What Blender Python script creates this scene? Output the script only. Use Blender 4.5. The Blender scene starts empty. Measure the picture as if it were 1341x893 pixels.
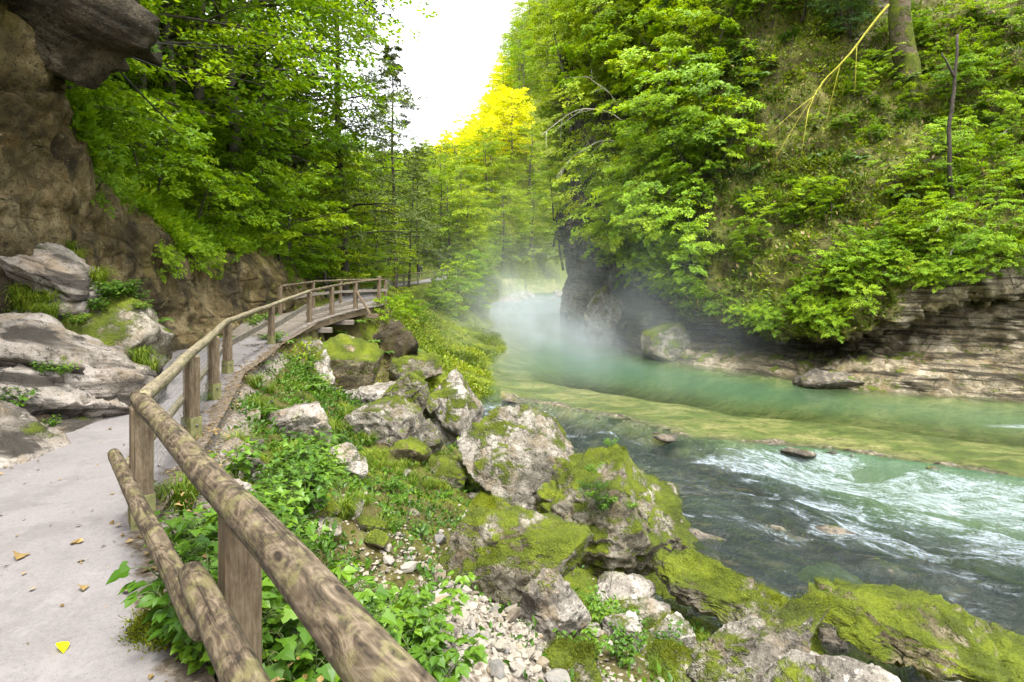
import bpy, bmesh, math, random
import numpy as np
from mathutils import Vector, Matrix

SC = bpy.context.scene
COL = SC.collection
f32 = np.float32
FPX, CX, HY, CAMZ = 745.0, 670.5, 365.0, 1.7     # focal length in photo pixels, centre column, horizon row, eye height
RNG = np.random.default_rng(11)

# ------------------------------------------------------------------ object helpers
def at(px, py, Y):
    """a point Y metres ahead of the eye seen at a place of the photograph"""
    return np.array([(px - CX) / FPX * Y, Y, CAMZ - (py - HY) / FPX * Y])

def tag(o, label=None, cat=None, group=None, kind=None):
    if label: o['label'] = label
    if cat: o['category'] = cat
    if group: o['group'] = group
    if kind: o['kind'] = kind
    return o

def empty(name, loc=(0, 0, 0), rz=0.0, scale=1.0):
    o = bpy.data.objects.new(name, None)
    o.empty_display_size = 0.2
    COL.objects.link(o)
    o.location = loc
    o.rotation_euler = (0, 0, rz)
    o.scale = (scale,) * 3 if np.isscalar(scale) else scale
    return o

def mk_mesh(name, V, F, mats, smooth=True, fattr=None, vattr=None, midx=None):
    me = bpy.data.meshes.new(name)
    V = np.asarray(V, dtype=f32)
    if isinstance(F, np.ndarray): F = [F]
    F = [np.asarray(a, dtype=np.int32) for a in F if len(a)]
    me.vertices.add(len(V)); me.vertices.foreach_set('co', V.ravel())
    nl = sum(a.size for a in F); nf = sum(len(a) for a in F)
    me.loops.add(nl); me.polygons.add(nf)
    me.loops.foreach_set('vertex_index', np.concatenate([a.ravel() for a in F]))
    tot = np.concatenate([np.full(len(a), a.shape[1], np.int32) for a in F])
    st = np.concatenate([[0], np.cumsum(tot)[:-1]]).astype(np.int32)
    me.polygons.foreach_set('loop_start', st)
    try: me.polygons.foreach_set('loop_total', tot)
    except Exception: pass
    me.polygons.foreach_set('use_smooth', np.full(nf, bool(smooth)))
    if midx is not None: me.polygons.foreach_set('material_index', np.asarray(midx, np.int32))
    for dom, d in (('FACE', fattr), ('POINT', vattr)):
        for k, v in (d or {}).items():
            v = np.asarray(v, dtype=f32)
            if v.ndim == 1:
                a = me.attributes.new(k, 'FLOAT', dom); a.data.foreach_set('value', v)
            else:
                a = me.attributes.new(k, 'FLOAT_VECTOR', dom); a.data.foreach_set('vector', v.ravel())
    for m in (mats if isinstance(mats, (list, tuple)) else [mats]): me.materials.append(m)
    me.update(); me.validate()
    return me

def obj(name, me, parent=None, loc=None):
    o = bpy.data.objects.new(name, me)
    COL.objects.link(o)
    if parent is not None: o.parent = parent
    if loc is not None: o.location = loc
    return o

def dup(root, loc, rz=0.0, scale=1.0, label=None, tilt=(0, 0)):
    r = root.copy(); COL.objects.link(r)
    r.location = loc; r.rotation_euler = (tilt[0], tilt[1], rz)
    r.scale = (scale,) * 3 if np.isscalar(scale) else scale
    if label: r['label'] = label
    for ch in root.children:
        c = ch.copy(); COL.objects.link(c); c.parent = r
        for g in ch.children:
            d = g.copy(); COL.objects.link(d); d.parent = c
    return r

# ------------------------------------------------------------------ noise
def _h(ix, iy, iz, s):
    n = (ix.astype(np.uint32) * np.uint32(374761393)) ^ (iy.astype(np.uint32) * np.uint32(668265263)) ^ \
        (iz.astype(np.uint32) * np.uint32(2147483647 - 1013)) ^ np.uint32((s * 974711 + 12345) & 0xffffffff)
    n = (n ^ (n >> np.uint32(13))) * np.uint32(1274126177)
    n = (n ^ (n >> np.uint32(15))) * np.uint32(2246822519)
    n = n ^ (n >> np.uint32(16))
    return n.astype(np.float64) / 4294967295.0

def vnoise(P, s=0):
    P = np.asarray(P, dtype=np.float64)
    I = np.floor(P).astype(np.int64); f = P - I
    f = f * f * f * (f * (f * 6 - 15) + 10)
    x, y, z = I[..., 0], I[..., 1], I[..., 2]
    fx, fy, fz = f[..., 0], f[..., 1], f[..., 2]
    def c(a, b, d): return _h(x + a, y + b, z + d, s)
    a0 = c(0,0,0)*(1-fx) + c(1,0,0)*fx; a1 = c(0,1,0)*(1-fx) + c(1,1,0)*fx
    b0 = c(0,0,1)*(1-fx) + c(1,0,1)*fx; b1 = c(0,1,1)*(1-fx) + c(1,1,1)*fx
    return ((a0*(1-fy) + a1*fy)*(1-fz) + (b0*(1-fy) + b1*fy)*fz) * 2 - 1

def fbm(P, octv=4, s=0, gain=0.5, ridged=False):
    P = np.asarray(P, dtype=np.float64); a = 1.0; r = 0.0; t = 0.0
    for o in range(octv):
        n = vnoise(P + 17.3 * o, s + o)
        if ridged: n = 1 - 2 * np.abs(n)
        r = r + a * n; t += a; a *= gain; P = P * 2.03
    return r / t

def cells(P, s=0):
    """per-cell random value and edge closeness of a jittered cell pattern: broken block faces"""
    P = np.asarray(P, float); I = np.floor(P).astype(np.int64); b1 = np.full(P.shape[:-1], 9.0); b2 = b1.copy(); val = np.zeros_like(b1)
    for a in (-1, 0, 1):
        for b in (-1, 0, 1):
            for c in (-1, 0, 1):
                J = I + np.array([a, b, c]); x, y, z = J[..., 0], J[..., 1], J[..., 2]
                q = J + np.stack([_h(x, y, z, s + 1), _h(x, y, z, s + 2), _h(x, y, z, s + 3)], -1)
                d = np.linalg.norm(q - P, axis=-1); v = _h(x, y, z, s + 4); m = d < b1
                b2 = np.where(m, b1, np.minimum(b2, d)); val = np.where(m, v, val); b1 = np.where(m, d, b1)
    return val, b2 - b1
def p3(x, y, z=0.0):
    return np.stack([np.asarray(x, float), np.asarray(y, float), np.broadcast_to(np.asarray(z, float), np.shape(x))], -1)

def sstep(a, b, x):
    t = np.clip((np.asarray(x, float) - a) / (b - a), 0, 1)
    return t * t * (3 - 2 * t)

def interp(x, xs, ys): return np.interp(x, xs, ys)

def norm(v):
    return v / (np.linalg.norm(v, axis=-1, keepdims=True) + 1e-9)

# ------------------------------------------------------------------ geometry pieces: each returns (V, F)
class Geo:
    def __init__(s): s.V = []; s.F = {}; s.n = 0; s.fa = {}; s.va = []
    def add(s, V, F, fval=None, va=None):
        V = np.asarray(V, float); F = np.asarray(F, np.int64)
        k = F.shape[1]
        s.F.setdefault(k, []).append(F + s.n)
        s.fa.setdefault(k, []).append(np.zeros(len(F)) if fval is None else np.broadcast_to(np.asarray(fval, float), (len(F),)))
        s.va.append(np.zeros((len(V), 3)) if va is None else np.asarray(va, float))
        s.V.append(V); s.n += len(V)
        return s
    def mesh(s, name, mats, smooth=True):
        ks = sorted(s.F)
        F = [np.concatenate(s.F[k]) for k in ks]
        fa = np.concatenate([np.concatenate(s.fa[k]) for k in ks])
        return mk_mesh(name, np.concatenate(s.V), F, mats, smooth, {'tint': fa}, {'grain': np.concatenate(s.va)})

def tube(P, R, seg=6, cap=True, seed=0.0):
    P = np.asarray(P, float); n = len(P); R = np.broadcast_to(np.asarray(R, float), (n,))
    T = norm(np.gradient(P, axis=0))
    ref = np.array([0, 0, 1.0]) if abs(T[0, 2]) < 0.9 else np.array([1.0, 0, 0])
    N = norm(np.cross(T, ref)); B = np.cross(T, N)
    a = np.linspace(0, 2 * np.pi, seg, endpoint=False)
    V = P[:, None] + R[:, None, None] * (np.cos(a)[None, :, None] * N[:, None] + np.sin(a)[None, :, None] * B[:, None])
    u = np.concatenate([[0], np.cumsum(np.linalg.norm(np.diff(P, axis=0), axis=1))])
    G = np.stack([np.broadcast_to(u[:, None] + seed, (n, seg)), R[:, None] * np.cos(a)[None], R[:, None] * np.sin(a)[None]], -1)
    i = np.arange(n - 1)[:, None] * seg; j = np.arange(seg)[None]; j2 = (j + 1) % seg
    F = np.stack([i + j, i + j2, i + seg + j2, i + seg + j], -1).reshape(-1, 4)
    V = V.reshape(-1, 3); G = G.reshape(-1, 3)
    if cap:
        m = len(V)
        V = np.concatenate([V, P[:1], P[-1:]]); G = np.concatenate([G, [[u[0] + seed, 0, 0]], [[u[-1] + seed, 0, 0]]])
        j = np.arange(seg)
        c0 = np.stack([np.full(seg, m), (j + 1) % seg, j, j], -1); c1 = np.stack([np.full(seg, m + 1), (n-1)*seg + j, (n-1)*seg + (j+1) % seg, (n-1)*seg + (j+1) % seg], -1)
        return V, F, np.concatenate([c0[:, :3], c1[:, :3]]), G
    return V, F, np.zeros((0, 3), int), G

def add_tube(g, P, R, seg=6, cap=True, tint=0.5, seed=0.0):
    V, F, C, G = tube(P, R, seg, cap, seed)
    n0 = g.n
    g.add(V, F, tint, G)
    if len(C):
        g.F.setdefault(3, []).append(C + n0); g.fa.setdefault(3, []).append(np.full(len(C), float(tint)))
    return g

def add_beam(g, p0, p1, w, h, up=(0, 0, 1), ch=0.008, seed=0.0, taper=1.0):
    """a chamfered timber from p0 to p1, w across, h along up"""
    p0 = np.asarray(p0, float); p1 = np.asarray(p1, float); T = p1 - p0; Ln = np.linalg.norm(T); T = T / Ln
    up = np.asarray(up, float); S = norm(np.cross(T, up)); U = np.cross(S, T)
    a, b = w / 2, h / 2
    prof = np.array([(-a+ch, -b), (a-ch, -b), (a, -b+ch), (a, b-ch), (a-ch, b), (-a+ch, b), (-a, b-ch), (-a, -b+ch)])
    rows = []; gr = []
    ts = [0, ch, Ln * .33, Ln * .66, Ln - ch, Ln]
    sc = [1 - ch / max(w, h) * 2, 1, 1, 1, 1, 1 - ch / max(w, h) * 2]
    for t, s in zip(ts, sc):
        s = s * (1 + (taper - 1) * t / Ln)
        rows.append(p0 + T * t + (prof[:, :1] * S + prof[:, 1:] * U) * s)
        gr.append(np.stack([np.full(8, t + seed), prof[:, 0], prof[:, 1]], -1))
    V = np.concatenate(rows); G = np.concatenate(gr); F = []
    for i in range(len(ts) - 1):
        for j in range(8):
            F.append((i*8 + j, i*8 + (j+1) % 8, i*8 + 8 + (j+1) % 8, i*8 + 8 + j))
    n0 = g.n
    g.add(V, np.array(F), 0.5, G)
    e = (len(ts) - 1) * 8
    for c in ([7,6,5,4,3,2,1,0], [e + k for k in range(8)]):
        g.F.setdefault(8, []).append(np.array([c]) + n0); g.fa.setdefault(8, []).append(np.array([.5]))
    return g

def rhombs(P, D, N, L, W, fold=0.12, droop=0.0, six=False):
    """folded leaf per row: base P, direction D, facing N, length L, width W"""
    D = norm(D); S = norm(np.cross(D, N)); N = np.cross(S, D)
    L = np.broadcast_to(L, (len(P),))[:, None]; W = np.broadcast_to(W, (len(P),))[:, None]
    if not six:
        a = P; c = P + D * L - N * droop * L
        m = P + D * L * 0.45
        b = m + S * W / 2 + N * fold * W; d = m - S * W / 2 + N * fold * W
        V = np.stack([a, b, c, d], 1).reshape(-1, 3)
        i = np.arange(len(P))[:, None] * 4
        return V, i + np.arange(4)[None]
    a = P; c = P + D * L - N * droop * L
    m1 = P + D * L * .28 + N * .03 * L; m2 = P + D * L * .62
    b1 = m1 + S * W * .42 + N * fold * W; d1 = m1 - S * W * .42 + N * fold * W
    b2 = m2 + S * W * .40 + N * fold * W; d2 = m2 - S * W * .40 + N * fold * W
    V = np.stack([a, b1, b2, c, d2, d1], 1).reshape(-1, 3)
    i = np.arange(len(P))[:, None] * 6
    F = np.concatenate([i + np.array([0, 1, 2, 3])[None], i + np.array([0, 3, 4, 5])[None]])
    return V, F

def blades(P, D, L, W, bend, rng):
    """grass blades: two quads bending over; D the lean direction (horizontal part)"""
    n = len(P); up = np.array([0, 0, 1.0])
    S = norm(np.cross(D, up) + 1e-6); L = np.broadcast_to(L, (n,))[:, None]; W = np.broadcast_to(W, (n,))[:, None]; bend = np.broadcast_to(bend, (n,))[:, None]
    q0 = P; q1 = P + up * L * .5 + D * L * .18 * bend; q2 = P + up * L * (.85 - .25 * bend) + D * L * .55 * bend
    q3 = P + up * L * (.95 - .6 * bend) + D * L * .95 * bend
    V = np.stack([q0 - S*W/2, q0 + S*W/2, q1 - S*W*.45, q1 + S*W*.45, q2 - S*W*.3, q2 + S*W*.3, q3 - S*W*.04, q3 + S*W*.04], 1).reshape(-1, 3)
    i = np.arange(n)[:, None] * 8
    F = np.concatenate([i + np.array(k)[None] for k in ([0,1,3,2], [2,3,5,4], [4,5,7,6])])
    return V, F

# ------------------------------------------------------------------ materials
def new_mat(name):
    m = bpy.data.materials.new(name); m.use_nodes = True
    nt = m.node_tree; nt.nodes.clear()
    return m, nt
class NT:
    def __init__(s, nt): s.nt = nt
    def n(s, t, **k):
        x = s.nt.nodes.new(t)
        for a, b in k.items(): setattr(x, a, b)
        return x
    def l(s, a, b): s.nt.links.new(a, b)
    def val(s, sock, v):
        if hasattr(v, 'is_output') or isinstance(v, bpy.types.NodeSocket): s.l(v, sock)
        else: sock.default_value = v
    def math(s, op, a, b=0.0, c=None, clamp=False):
        x = s.n('ShaderNodeMath', operation=op, use_clamp=clamp)
        s.val(x.inputs[0], a); s.val(x.inputs[1], b)
        if c is not None: s.val(x.inputs[2], c)
        return x.outputs[0]
    def noise(s, vec, scale, detail=4, rough=.55, dist=0.0, out=0):
        x = s.n('ShaderNodeTexNoise'); s.l(vec, x.inputs['Vector'])
        x.inputs['Scale'].default_value = scale; x.inputs['Detail'].default_value = detail
        x.inputs['Roughness'].default_value = rough; x.inputs['Distortion'].default_value = dist
        return x.outputs[out]
    def voro(s, vec, scale, feature='F1', out=0):
        x = s.n('ShaderNodeTexVoronoi', feature=feature); s.l(vec, x.inputs['Vector']); x.inputs['Scale'].default_value = scale
        return x.outputs[out]
    def ramp(s, fac, stops, interp='LINEAR'):
        x = s.n('ShaderNodeValToRGB'); e = x.color_ramp; e.interpolation = interp
        while len(e.elements) > 1: e.elements.remove(e.elements[-1])
        for i, (p, c) in enumerate(stops):
            k = e.elements[0] if i == 0 else e.elements.new(p)
            k.position = p; k.color = (c[0], c[1], c[2], 1) if not np.isscalar(c) else (c, c, c, 1)
        s.val(x.inputs[0], fac)
        return x.outputs[0]
    def sm(s, x, a, b):
        m = s.n('ShaderNodeMapRange', interpolation_type='SMOOTHSTEP'); s.val(m.inputs[0], x)
        m.inputs[1].default_value = a; m.inputs[2].default_value = b
        return m.outputs[0]
    def mix(s, fac, a, b, mode='MIX'):
        x = s.n('ShaderNodeMix', data_type='RGBA', blend_type=mode)
        s.val(x.inputs[0], fac)
        for sock, v in ((x.inputs[6], a), (x.inputs[7], b)):
            if isinstance(v, (tuple, list)): sock.default_value = (v[0], v[1], v[2], 1)
            else: s.l(v, sock)
        return x.outputs[2]
    def vmap(s, vec, scale=(1, 1, 1), loc=(0, 0, 0), rot=(0, 0, 0)):
        x = s.n('ShaderNodeMapping'); s.l(vec, x.inputs[0]); x.inputs['Scale'].default_value = scale; x.inputs['Location'].default_value = loc; x.inputs['Rotation'].default_value = rot
        return x.outputs[0]
    def bump(s, h, strength, dist, nrm=None):
        x = s.n('ShaderNodeBump'); s.val(x.inputs['Height'], h); x.inputs['Strength'].default_value = strength; x.inputs['Distance'].default_value = dist
        if nrm is not None: s.l(nrm, x.inputs['Normal'])
        return x.outputs[0]
    def attr(s, name, out='Fac'):
        x = s.n('ShaderNodeAttribute', attribute_name=name); return x.outputs[out]
    def bsdf(s, col, rough=.8, nrm=None, spec=.3):
        x = s.n('ShaderNodeBsdfPrincipled')
        if isinstance(col, (tuple, list)): x.inputs['Base Color'].default_value = (*col[:3], 1)
        else: s.l(col, x.inputs['Base Color'])
        s.val(x.inputs['Roughness'], rough); x.inputs['Specular IOR Level'].default_value = spec
        if nrm is not None: s.l(nrm, x.inputs['Normal'])
        return x.outputs[0]
    def out(s, sh, vol=None):
        o = s.n('ShaderNodeOutputMaterial')
        if sh is not None: s.l(sh, o.inputs[0])
        if vol is not None: s.l(vol, o.inputs[1])
    def pos(s):   # object coordinates shifted by a random amount per object
        t = s.n('ShaderNodeTexCoord').outputs['Object']; r = s.n('ShaderNodeObjectInfo').outputs['Random']
        a = s.n('ShaderNodeVectorMath', operation='ADD'); s.l(t, a.inputs[0])
        k = s.math('MULTIPLY', r, 37.0); c = s.n('ShaderNodeCombineXYZ')
        for i in range(3): s.l(k, c.inputs[i])
        s.l(c.outputs[0], a.inputs[1]); return a.outputs[0]
    def nz(s):
        g = s.n('ShaderNodeNewGeometry'); x = s.n('ShaderNodeSeparateXYZ'); s.l(g.outputs['Normal'], x.inputs[0]); return x.outputs[2]

MOSS_D, MOSS_M, MOSS_L = (.026, .032, .005), (.072, .095, .007), (.175, .210, .012)

def moss_color(N, p):
    a = N.noise(p, 2.2, 3); b = N.noise(p, 38, 3, .7)
    f = N.math('ADD', N.math('MULTIPLY', a, .62), N.math('MULTIPLY', b, .42))
    return N.ramp(f, [(.30, MOSS_D), (.50, MOSS_M), (.72, MOSS_L)]), b

def rock_mat(name, dark, mid, light, moss=.5, lich=.35, strata=0.0, bumpd=.05, veg=None, vegcols=None, streak=0.0, cell=.5, mscale=1.5, crack=.22, cscale=1.1, darken=None):
    m, nt = new_mat(name); N = NT(nt); p = N.pos()
    big = N.noise(p, .9, 5, .6, .6); med = N.noise(p, 4.5, 6, .65); fine = N.noise(p, 30, 5, .7)
    f = N.math('ADD', N.math('MULTIPLY', big, .5), N.math('ADD', N.math('MULTIPLY', med, .35), N.math('MULTIPLY', fine, .2)))
    f = N.math('ADD', f, N.math('MULTIPLY', N.math('SUBTRACT', N.noise(p, 75, 4, .75), .5), .16))
    col = N.ramp(f, [(.40, dark), (.52, mid), (.64, light)])
    # pale lichen blotches and dark speckles that belong to the stone
    lf = N.noise(N.vmap(p, (1, 1, 1), (7, 3, 1)), 5.5, 6, .72)
    col = N.mix(N.math('MULTIPLY', N.sm(lf, .64 - lich * .08, .69), .8), col, tuple(min(1, c * 1.18 + .02) for c in light))
    sp = N.noise(N.vmap(p, (1, 1, 1), (3, 9, 4)), 13, 4, .75)
    col = N.mix(N.math('MULTIPLY', N.sm(sp, .55, .64), .8), col, tuple(c * .5 for c in dark))
    br = N.noise(N.vmap(p, (1, 1, 1), (1, 14, 6)), 2.4, 5, .65)
    col = N.mix(N.math('MULTIPLY', N.sm(br, .50, .64), .45), col, (mid[0] * 1.05, mid[1] * .85, mid[2] * .55))
    if streak:
        s_ = N.noise(N.vmap(p, (.7, .7, .22)), 1.0, 6, .62, .8)
        col = N.mix(N.math('MULTIPLY', N.sm(s_, .46, .62), streak), col, tuple(c * .5 for c in dark))
        y_ = N.noise(N.vmap(p, (.6, .6, .3), (5, 2, 0)), .8, 6, .62, .6)
        col = N.mix(N.math('MULTIPLY', N.sm(y_, .52, .66), streak * .8), col, (.20, .165, .045))
    h = N.math('ADD', N.math('MULTIPLY', med, .9), N.math('ADD', N.math('MULTIPLY', fine, .55), N.math('MULTIPLY', N.voro(N.vmap(p, (1, 1, 1)), 3.2), cell)))
    if strata:
        sv = N.noise(N.vmap(p, (.35, .35, 5.0), (0, 0, 0), (.1, .06, 0)), 1.3, 4, .6)
        h = N.math('ADD', h, N.math('MULTIPLY', sv, 2.2 * strata))
        col = N.mix(N.math('MULTIPLY', N.sm(sv, .40, .52), .75), tuple(c * .6 for c in dark), col)
    if crack:
        nd = N.n('ShaderNodeTexNoise'); N.l(p, nd.inputs['Vector']); nd.inputs['Scale'].default_value = 1.6; nd.inputs['Detail'].default_value = 5
        wv = N.n('ShaderNodeVectorMath', operation='MULTIPLY_ADD'); N.l(nd.outputs['Color'], wv.inputs[0]); wv.inputs[1].default_value = (.9, .9, .9); N.l(N.vmap(p, (1, 1, 1.5), (0, 0, 0), (.25, .2, 0)), wv.inputs[2])
        v1 = N.voro(wv.outputs[0], cscale, 'DISTANCE_TO_EDGE'); v2 = N.voro(wv.outputs[0], cscale * 2.9, 'DISTANCE_TO_EDGE')
        gate = N.sm(N.noise(p, 1.1, 3, .5), .42, .58)
        ck = N.math('MULTIPLY', N.sm(v1, .022, .0), gate)
        ck = N.math('MAXIMUM', ck, N.math('MULTIPLY', N.sm(v2, .03, .0), N.math('MULTIPLY', N.sm(N.noise(p, 1.7, 3, .5), .55, .65), .5)))
        col = N.mix(N.math('MULTIPLY', ck, crack), col, tuple(c * .3 for c in dark))
        h = N.math('SUBTRACT', h, N.math('MULTIPLY', ck, 1.3 * crack))
    mc, mb = moss_color(N, p)
    mn = N.noise(N.vmap(p, (1, 1, 1), (11, 5, 2)), mscale, 7, .66)
    mf = N.math('ADD', N.math('MULTIPLY', N.nz(), .20), mn)
    mf = N.sm(mf, .86 - .46 * moss, .97 - .46 * moss)
    if darken:
        sf = N.math('MULTIPLY', N.attr(darken), N.sm(N.noise(N.vmap(p, (1, 1, .45), (2, 8, 3)), .8, 6, .65), .30, .50))
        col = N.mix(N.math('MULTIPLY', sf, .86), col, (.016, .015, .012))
    if veg:
        va = N.attr(veg)
        vn = N.noise(p, .8, 5, .6)
        vcol = N.ramp(N.math('ADD', N.math('MULTIPLY', vn, .6), N.math('MULTIPLY', N.noise(p, 9, 4, .7), .4)), [(.36, vegcols[0]), (.47, vegcols[1]), (.56, vegcols[2]), (.68, vegcols[3])])
        vf = N.sm(N.math('ADD', va, N.math('MULTIPLY', N.math('SUBTRACT', med, .5), .9)), .35, .6)
        col = N.mix(vf, col, vcol)
    col = N.mix(mf, col, mc)
    h = N.math('ADD', h, N.math('MULTIPLY', mf, N.math('ADD', .6, N.math('MULTIPLY', mb, 1.1))))
    nrm = N.bump(h, .9, bumpd)
    N.out(N.bsdf(col, N.mix(mf, (.78,)*3, (.95,)*3), nrm, .25))
    return m

def leaf_mat(name, dark, mid, light, trans=.38, spec=.25, rough=.5, odd=None, vary=.35):
    m, nt = new_mat(name); N = NT(nt)
    t = N.attr('tint'); r = N.n('ShaderNodeObjectInfo').outputs['Random']
    f = N.math('ADD', N.math('MULTIPLY', t, 1 - vary), N.math('MULTIPLY', r, vary))
    stops = [(.08, dark), (.5, mid), (.9, light)]
    col = N.ramp(f, stops)
    if odd: col = N.mix(N.sm(t, .955, .97), col, odd)
    b = N.bsdf(col, rough, None, spec)
    tr = N.n('ShaderNodeBsdfTranslucent')
    tc = N.mix(1.0, col, (1.25, 1.1, .55), 'MULTIPLY'); N.l(tc, tr.inputs[0])
    mx = N.n('ShaderNodeMixShader'); mx.inputs[0].default_value = trans; N.l(b, mx.inputs[1]); N.l(tr.outputs[0], mx.inputs[2])
    N.out(mx.outputs[0])
    return m

def wood_mat(name, dark, mid, light, ring=1.0, knots=True, lichen=0.0):
    """weathered timber; grain attribute = (metres along, across, across)"""
    m, nt = new_mat(name); N = NT(nt)
    g = N.attr('grain', 'Vector')
    st = N.vmap(g, (7, 22, 22))
    warp = N.noise(st, 1.0, 4, .6)
    n1 = N.noise(N.vmap(g, (5.0, 30, 30)), 1.6, 5, .65, 1.5)
    f0 = N.noise(N.vmap(g, (5.5, 11, 11)), 1.0, 3, .55, .8)
    wv = N.math('PINGPONG', N.math('MULTIPLY', f0, 9.0), 1.0)      # contour rings round knots
    fs = N.noise(N.vmap(g, (3, 90, 90)), 1.0, 3, .6)
    f = N.math('ADD', N.math('MULTIPLY', n1, .50), N.math('MULTIPLY', wv, .28 * ring))
    f = N.math('ADD', f, N.math('ADD', N.math('MULTIPLY', N.math('SUBTRACT', warp, .5), .5), N.math('MULTIPLY', N.math('SUBTRACT', fs, .42), .35)))
    col = N.ramp(f, [(.18, dark), (.42, mid), (.70, light)])
    if knots:
        v = N.voro(N.vmap(g, (4.0, 12, 12)), 1.0)
        rg = N.math('PINGPONG', N.math('MULTIPLY', v, 11.0), 1.0)
        col = N.mix(N.math('MULTIPLY', N.math('MULTIPLY', N.sm(v, .50, .22), N.sm(rg, .45, .75)), N.math('MULTIPLY', N.sm(f0, .48, .56), .38)), col, tuple(c * .8 for c in dark))
        col = N.mix(N.math('MULTIPLY', N.sm(v, .16, .07), N.math('MULTIPLY', N.sm(f0, .50, .55), .75)), col, tuple(c * .45 for c in dark))
    if lichen:
        lf = N.noise(N.vmap(g, (6, 9, 9)), 1.5, 5, .7)
        col = N.mix(N.math('MULTIPLY', N.sm(lf, .5, .62), lichen), col, (.20, .19, .07))
    crack = N.noise(N.vmap(g, (1.1, 75, 75)), 1.0, 3, .6)
    col = N.mix(N.math('MULTIPLY', N.sm(crack, .60, .68), .7), col, tuple(c * .4 for c in dark))
    h = N.math('ADD', f, N.math('MULTIPLY', N.sm(crack, .66, .58), .6))
    N.out(N.bsdf(col, .72, N.bump(h, .55, .006), .3))
    return m

def plain_mat(name, c0, c1, scale=8, rough=.7, bump=.004, spec=.3, metal=0.0):
    m, nt = new_mat(name); N = NT(nt); p = N.pos()
    a = N.noise(p, scale, 5, .65)
    col = N.ramp(a, [(.35, c0), (.65, c1)])
    b = N.bsdf(col, rough, N.bump(a, .5, bump), spec)
    b.node.inputs['Metallic'].default_value = metal
    N.out(b); return m
# ------------------------------------------------------------------ the lie of the land
FENCE = np.array([(8, -8.66), (1.57, -1), (-0.19, 1.1), (-2.54, 3.9), (-3.4, 6), (-4.2, 8), (-5.1, 10.2), (-5.92, 14), (-6.03, 17), (-5.5, 20), (-5.0, 21.5),
                  (-5.6, 25), (-6.4, 28), (-8.4, 36), (-9.0, 42), (-8.4, 46), (-6.4, 50), (-4.2, 58), (-3.2, 70), (2, 84), (14, 100), (60, 120)], float)
LEFT = np.array([(-2.6, -12), (-3.2, 0), (-5.2, 4.6), (-6.6, 7.5), (-7.35, 11), (-7.9, 15), (-8.2, 18), (-8.4, 22), (-9.2, 27), (-11.5, 36), (-13, 44), (-12, 52), (-8.5, 62),
                 (-5.5, 72), (0, 86), (13, 103), (60, 124)], float)
SHORE = np.array([(24, -3), (14, 2), (9, 5.0), (6, 6.7), (3.6, 8.2), (2.8, 9.6), (2.5, 11), (1.7, 13), (.4, 16), (-.3, 19), (-.6, 23), (-1.1, 27), (-.3, 33), (-.2, 37), (-1.4, 44),
                  (-1.3, 50), (-2.4, 60), (-2.6, 70), (0, 80), (6, 90), (20, 102), (60, 116)], float)
RIGHT = np.array([(60, -10), (32, 10), (24, 15.5), (17.6, 19.6), (13.3, 21.6), (11.1, 25), (8, 29.8), (6.4, 36.8), (4.5, 50), (5.6, 60), (7, 68), (10, 76), (22, 88), (60, 105)], float)
EDGE = np.array([(-6, 23), (-.4, 20.3), (3, 17.4), (4.65, 15.1), (8, 13.9), (10.8, 12), (18, 8), (40, 2)], float)
GULLY = np.array([(-9.5, 19.6), (-6, 19.1), (-3.8, 18.6), (-2, 18.4), (0.5, 18.5)], float)

GULLY2 = np.array([(-4.9, 16.6), (-3.2, 15.7), (-1.4, 16.2), (0.5, 17.2)], float)
def sdist(poly, x, y):
    """signed distance, positive on the left of the direction of travel"""
    x = np.asarray(x, float); y = np.asarray(y, float)
    best = np.full(x.shape, 1e9); sg = np.ones(x.shape)
    for (ax, ay), (bx, by) in zip(poly[:-1], poly[1:]):
        dx, dy = bx - ax, by - ay; L2 = dx*dx + dy*dy
        t = np.clip(((x-ax)*dx + (y-ay)*dy) / L2, 0, 1)
        d = np.hypot(x - ax - t*dx, y - ay - t*dy)
        c = dx*(y-ay) - dy*(x-ax)
        m = d < best - 1e-9
        best = np.where(m, d, best); sg = np.where(m, np.sign(c), sg)
    return best * sg

def zpath(y): return interp(y, [10, 14, 17, 20, 21.5, 28, 36, 44, 50, 56, 75], [0, .1, .35, .62, .68, .72, .8, 1.0, 1.45, 1.95, 1.7])

def wlevel(x, y):
    e = -sdist(EDGE, x, y)
    w = -2.5 - .36 * sstep(0.0, .9, e) - .045 * np.clip(e, 0, 9)
    w = w + 1.3 * sstep(66, 72, y) + .9 * sstep(73, 80, y)
    return w, e

def hill_cap(x, y):
    px = CX + x / np.maximum(y, 1) * FPX
    far = CAMZ + (HY - interp(px, [380, 540, 600, 640, 690, 760], [250, 235, 205, 165, 40, -60])) / FPX * y - 8.5
    return np.where(y < 60, near_cap(x, y), near_cap(x, y) * (1 - sstep(62, 84, y)) + np.maximum(far, 3) * sstep(62, 84, y))
def near_cap(x, y):
    return interp(y, [0, 20, 32, 45, 60, 75, 95, 130, 200, 270], [30, 26, 17, 9, 6, 6, 9, 22, 40, 55]) + np.clip(x + 8, 0, 80) * .85 + np.clip(-x - 25, 0, 60) * .3

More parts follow.
